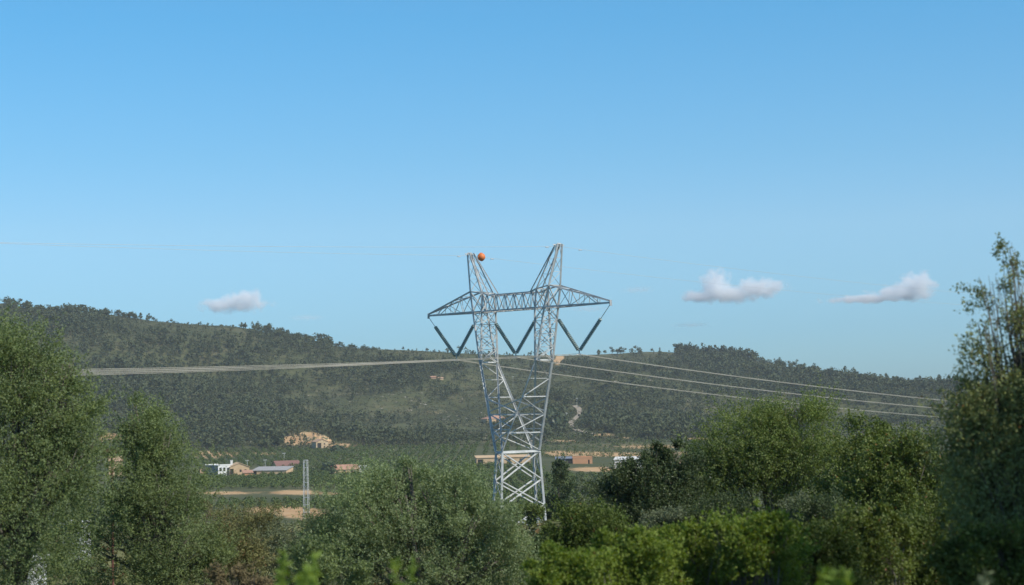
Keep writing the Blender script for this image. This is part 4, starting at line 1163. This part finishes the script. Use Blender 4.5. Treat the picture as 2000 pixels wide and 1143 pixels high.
grove('orange_grove', 'dense dark green grove below the white and tan farm buildings', [(300, 780, 931, 955)], 4.6, 4.0, 4, (2.4, 3.3), 501)
grove('orange_grove', 'dense green grove behind the lattice pole, between two pale earth strips', [(300, 700, 980, 996)], 4.4, 4.0, 8, (1.9, 2.6), 503)
grove('orange_grove', 'green grove between the lattice pole and the pylon', [(690, 1060, 908, 1000)], 4.8, 4.2, 2, (2.2, 3.4), 505)
grove('orange_grove', 'green grove right of the pylon below the dark barn and the orange store', [(1060, 1420, 930, 1005)], 4.8, 4.2, 0, (2.0, 3.4), 507)
grove('orange_grove', 'patchy grove behind the farm buildings, up to the foot of the left hill', [(200, 640, 878, 916), (560, 640, 905, 932)], 5.6, 5.0, 12, (2.0, 3.2), 509, .28)
grove('orange_grove', 'green grove across the middle valley between the orange roofed house and the pylon', [(640, 930, 872, 916)], 5.2, 4.6, 0, (2.0, 3.0), 511, .15)
grove('orange_grove', 'sparse rows of young trees on orange earth right of the pylon', [(1060, 1460, 850, 896)], 9.5, 6.0, 10, (1.8, 3.0), 513, .3)
grove('orange_grove', 'low shrubs on the terraces below the red roofed hillside house', [(820, 1060, 845, 890)], 7.0, 5.5, 0, (1.4, 2.6), 515, .3)

# rough grass and weeds on the slope before the camera
r = np.random.default_rng(601)
n_ = 26000
yy = 12 * (420 / 12) ** r.uniform(0, 1, n_); xx = r.uniform(-.36, .36, n_) * yy
P = np.stack([xx, yy, h(xx, yy)], 1)
q = r.uniform(.25, .7, n_) * np.clip(yy / 60, .5, 2.2)
scatter('rough_grass', 'rough grass and low weeds on the bank', ['scrub'], P, q, np.full(n_, 1.0), [M['scrub']], 602, 14, trunk=False)

# ------------------------------------------------------------------ clouds, far beyond the hills
def cloud(name, label, x, y, wpx, hpx, lobes, dens, D=9000.0, seed=0.0, soft=.75):
    c = at(x, y, D); k = D / F; w, hh = wpx * k / 2, hpx * k / 2
    m_, t, o_ = new_mat('cloud_vapour')
    tc = N(t, 'ShaderNodeTexCoord')
    mp = N(t, 'ShaderNodeMapping'); mp.inputs['Location'].default_value = (seed, seed * .7, 0); mp.inputs['Scale'].default_value = (w / hh * 1.5, 1.5, 1.5)
    t.links.new(tc.outputs['Object'], mp.inputs['Vector'])
    nz = N(t, 'ShaderNodeTexNoise'); nz.inputs['Scale'].default_value = 1.3; nz.inputs['Detail'].default_value = 8; nz.inputs['Roughness'].default_value = .66
    t.links.new(mp.outputs[0], nz.inputs['Vector'])
    best = None
    for lx, lz, rx, rz in lobes:
        sb = N(t, 'ShaderNodeMapping'); sb.vector_type = 'POINT'
        sb.inputs['Location'].default_value = (-lx / rx, 0, -lz / rz); sb.inputs['Scale'].default_value = (1 / rx, 1.15, 1 / rz)
        t.links.new(tc.outputs['Object'], sb.inputs['Vector'])
        ln = N(t, 'ShaderNodeVectorMath', operation='LENGTH'); t.links.new(sb.outputs[0], ln.inputs[0])
        iv = N(t, 'ShaderNodeMath', operation='SUBTRACT'); iv.inputs[0].default_value = 1.0; t.links.new(ln.outputs['Value'], iv.inputs[1])
        if best is None: best = iv.outputs[0]
        else:
            mx = N(t, 'ShaderNodeMath', operation='MAXIMUM'); t.links.new(best, mx.inputs[0]); t.links.new(iv.outputs[0], mx.inputs[1]); best = mx.outputs[0]
    ad = N(t, 'ShaderNodeMath', operation='MULTIPLY_ADD'); ad.inputs[1].default_value = 2.3
    sh = N(t, 'ShaderNodeMath', operation='SUBTRACT'); sh.inputs[1].default_value = .55; t.links.new(nz.outputs['Fac'], sh.inputs[0])
    t.links.new(sh.outputs[0], ad.inputs[0]); t.links.new(best, ad.inputs[2])
    mr = N(t, 'ShaderNodeMapRange'); mr.inputs['From Min'].default_value = .08; mr.inputs['From Max'].default_value = .08 + soft; mr.inputs['To Max'].default_value = dens
    t.links.new(ad.outputs[0], mr.inputs['Value'])
    vol = N(t, 'ShaderNodeVolumePrincipled'); vol.inputs['Color'].default_value = (1, 1, 1, 1); vol.inputs['Anisotropy'].default_value = -0.3
    t.links.new(mr.outputs[0], vol.inputs['Density']); t.links.new(vol.outputs[0], o_.inputs['Volume'])
    m = MB(); m.box((-1, -1, -1), (1, 1, 1))
    o = m.build(name, m_); o.location = tuple(c); o.scale = (w, w * .55, hh)
    tag(o, label, 'cloud')
cloud('cloud', 'small white cloud alone above the left ridge', 463, 590, 210, 74, [(0, -.12, .74, .55), (.16, .12, .46, .66), (-.30, -.15, .50, .50)], .028, seed=1.0)
cloud('cloud', 'largest white cloud, peaked at its left end, above the wooded right hilltop', 1435, 563, 290, 96, [(-.26, .05, .30, .80), (-.1, -.25, .62, .45), (.28, -.05, .50, .52), (-.45, -.3, .35, .35)], .028, seed=4.0)
cloud('cloud', 'white cloud trailing a long grey tail, farthest right in the sky', 1728, 564, 290, 88, [(.42, .05, .34, .78), (.25, -.2, .5, .45), (-.25, -.45, .75, .22)], .034, seed=7.0)
WG = 'faint grey wisps of cloud'
cloud('cloud_wisp', 'faint grey wisp between the pylon and the largest cloud', 1245, 566, 110, 26, [(0, 0, .8, .7)], .0070, seed=9.0, soft=.7)
cloud('cloud_wisp', 'faint grey wisp low in the sky right of the left cloud', 600, 621, 110, 24, [(0, 0, .8, .7)], .0060, seed=12.0, soft=.7)
cloud('cloud_wisp', 'faint blue grey wisp below the largest cloud', 1350, 635, 130, 18, [(0, 0, .85, .7)], .0060, seed=15.0, soft=.7)
cloud('cloud_wisp', 'faint wisp just behind the right crossarm of the pylon', 1150, 603, 130, 22, [(0, 0, .85, .7)], .0060, seed=18.0, soft=.7)

# ------------------------------------------------------------------ the air
m = MB(); m.box((-6200, -120, -140), (6200, 4200, 420))
hm_, t, o_ = new_mat('air')
vol = N(t, 'ShaderNodeVolumePrincipled'); vol.inputs['Color'].default_value = (.90, .94, 1.0, 1); vol.inputs['Density'].default_value = 0.000075; vol.inputs['Anisotropy'].default_value = 0.2
t.links.new(vol.outputs[0], o_.inputs['Volume'])
tag(m.build('haze', hm_), kind='stuff')
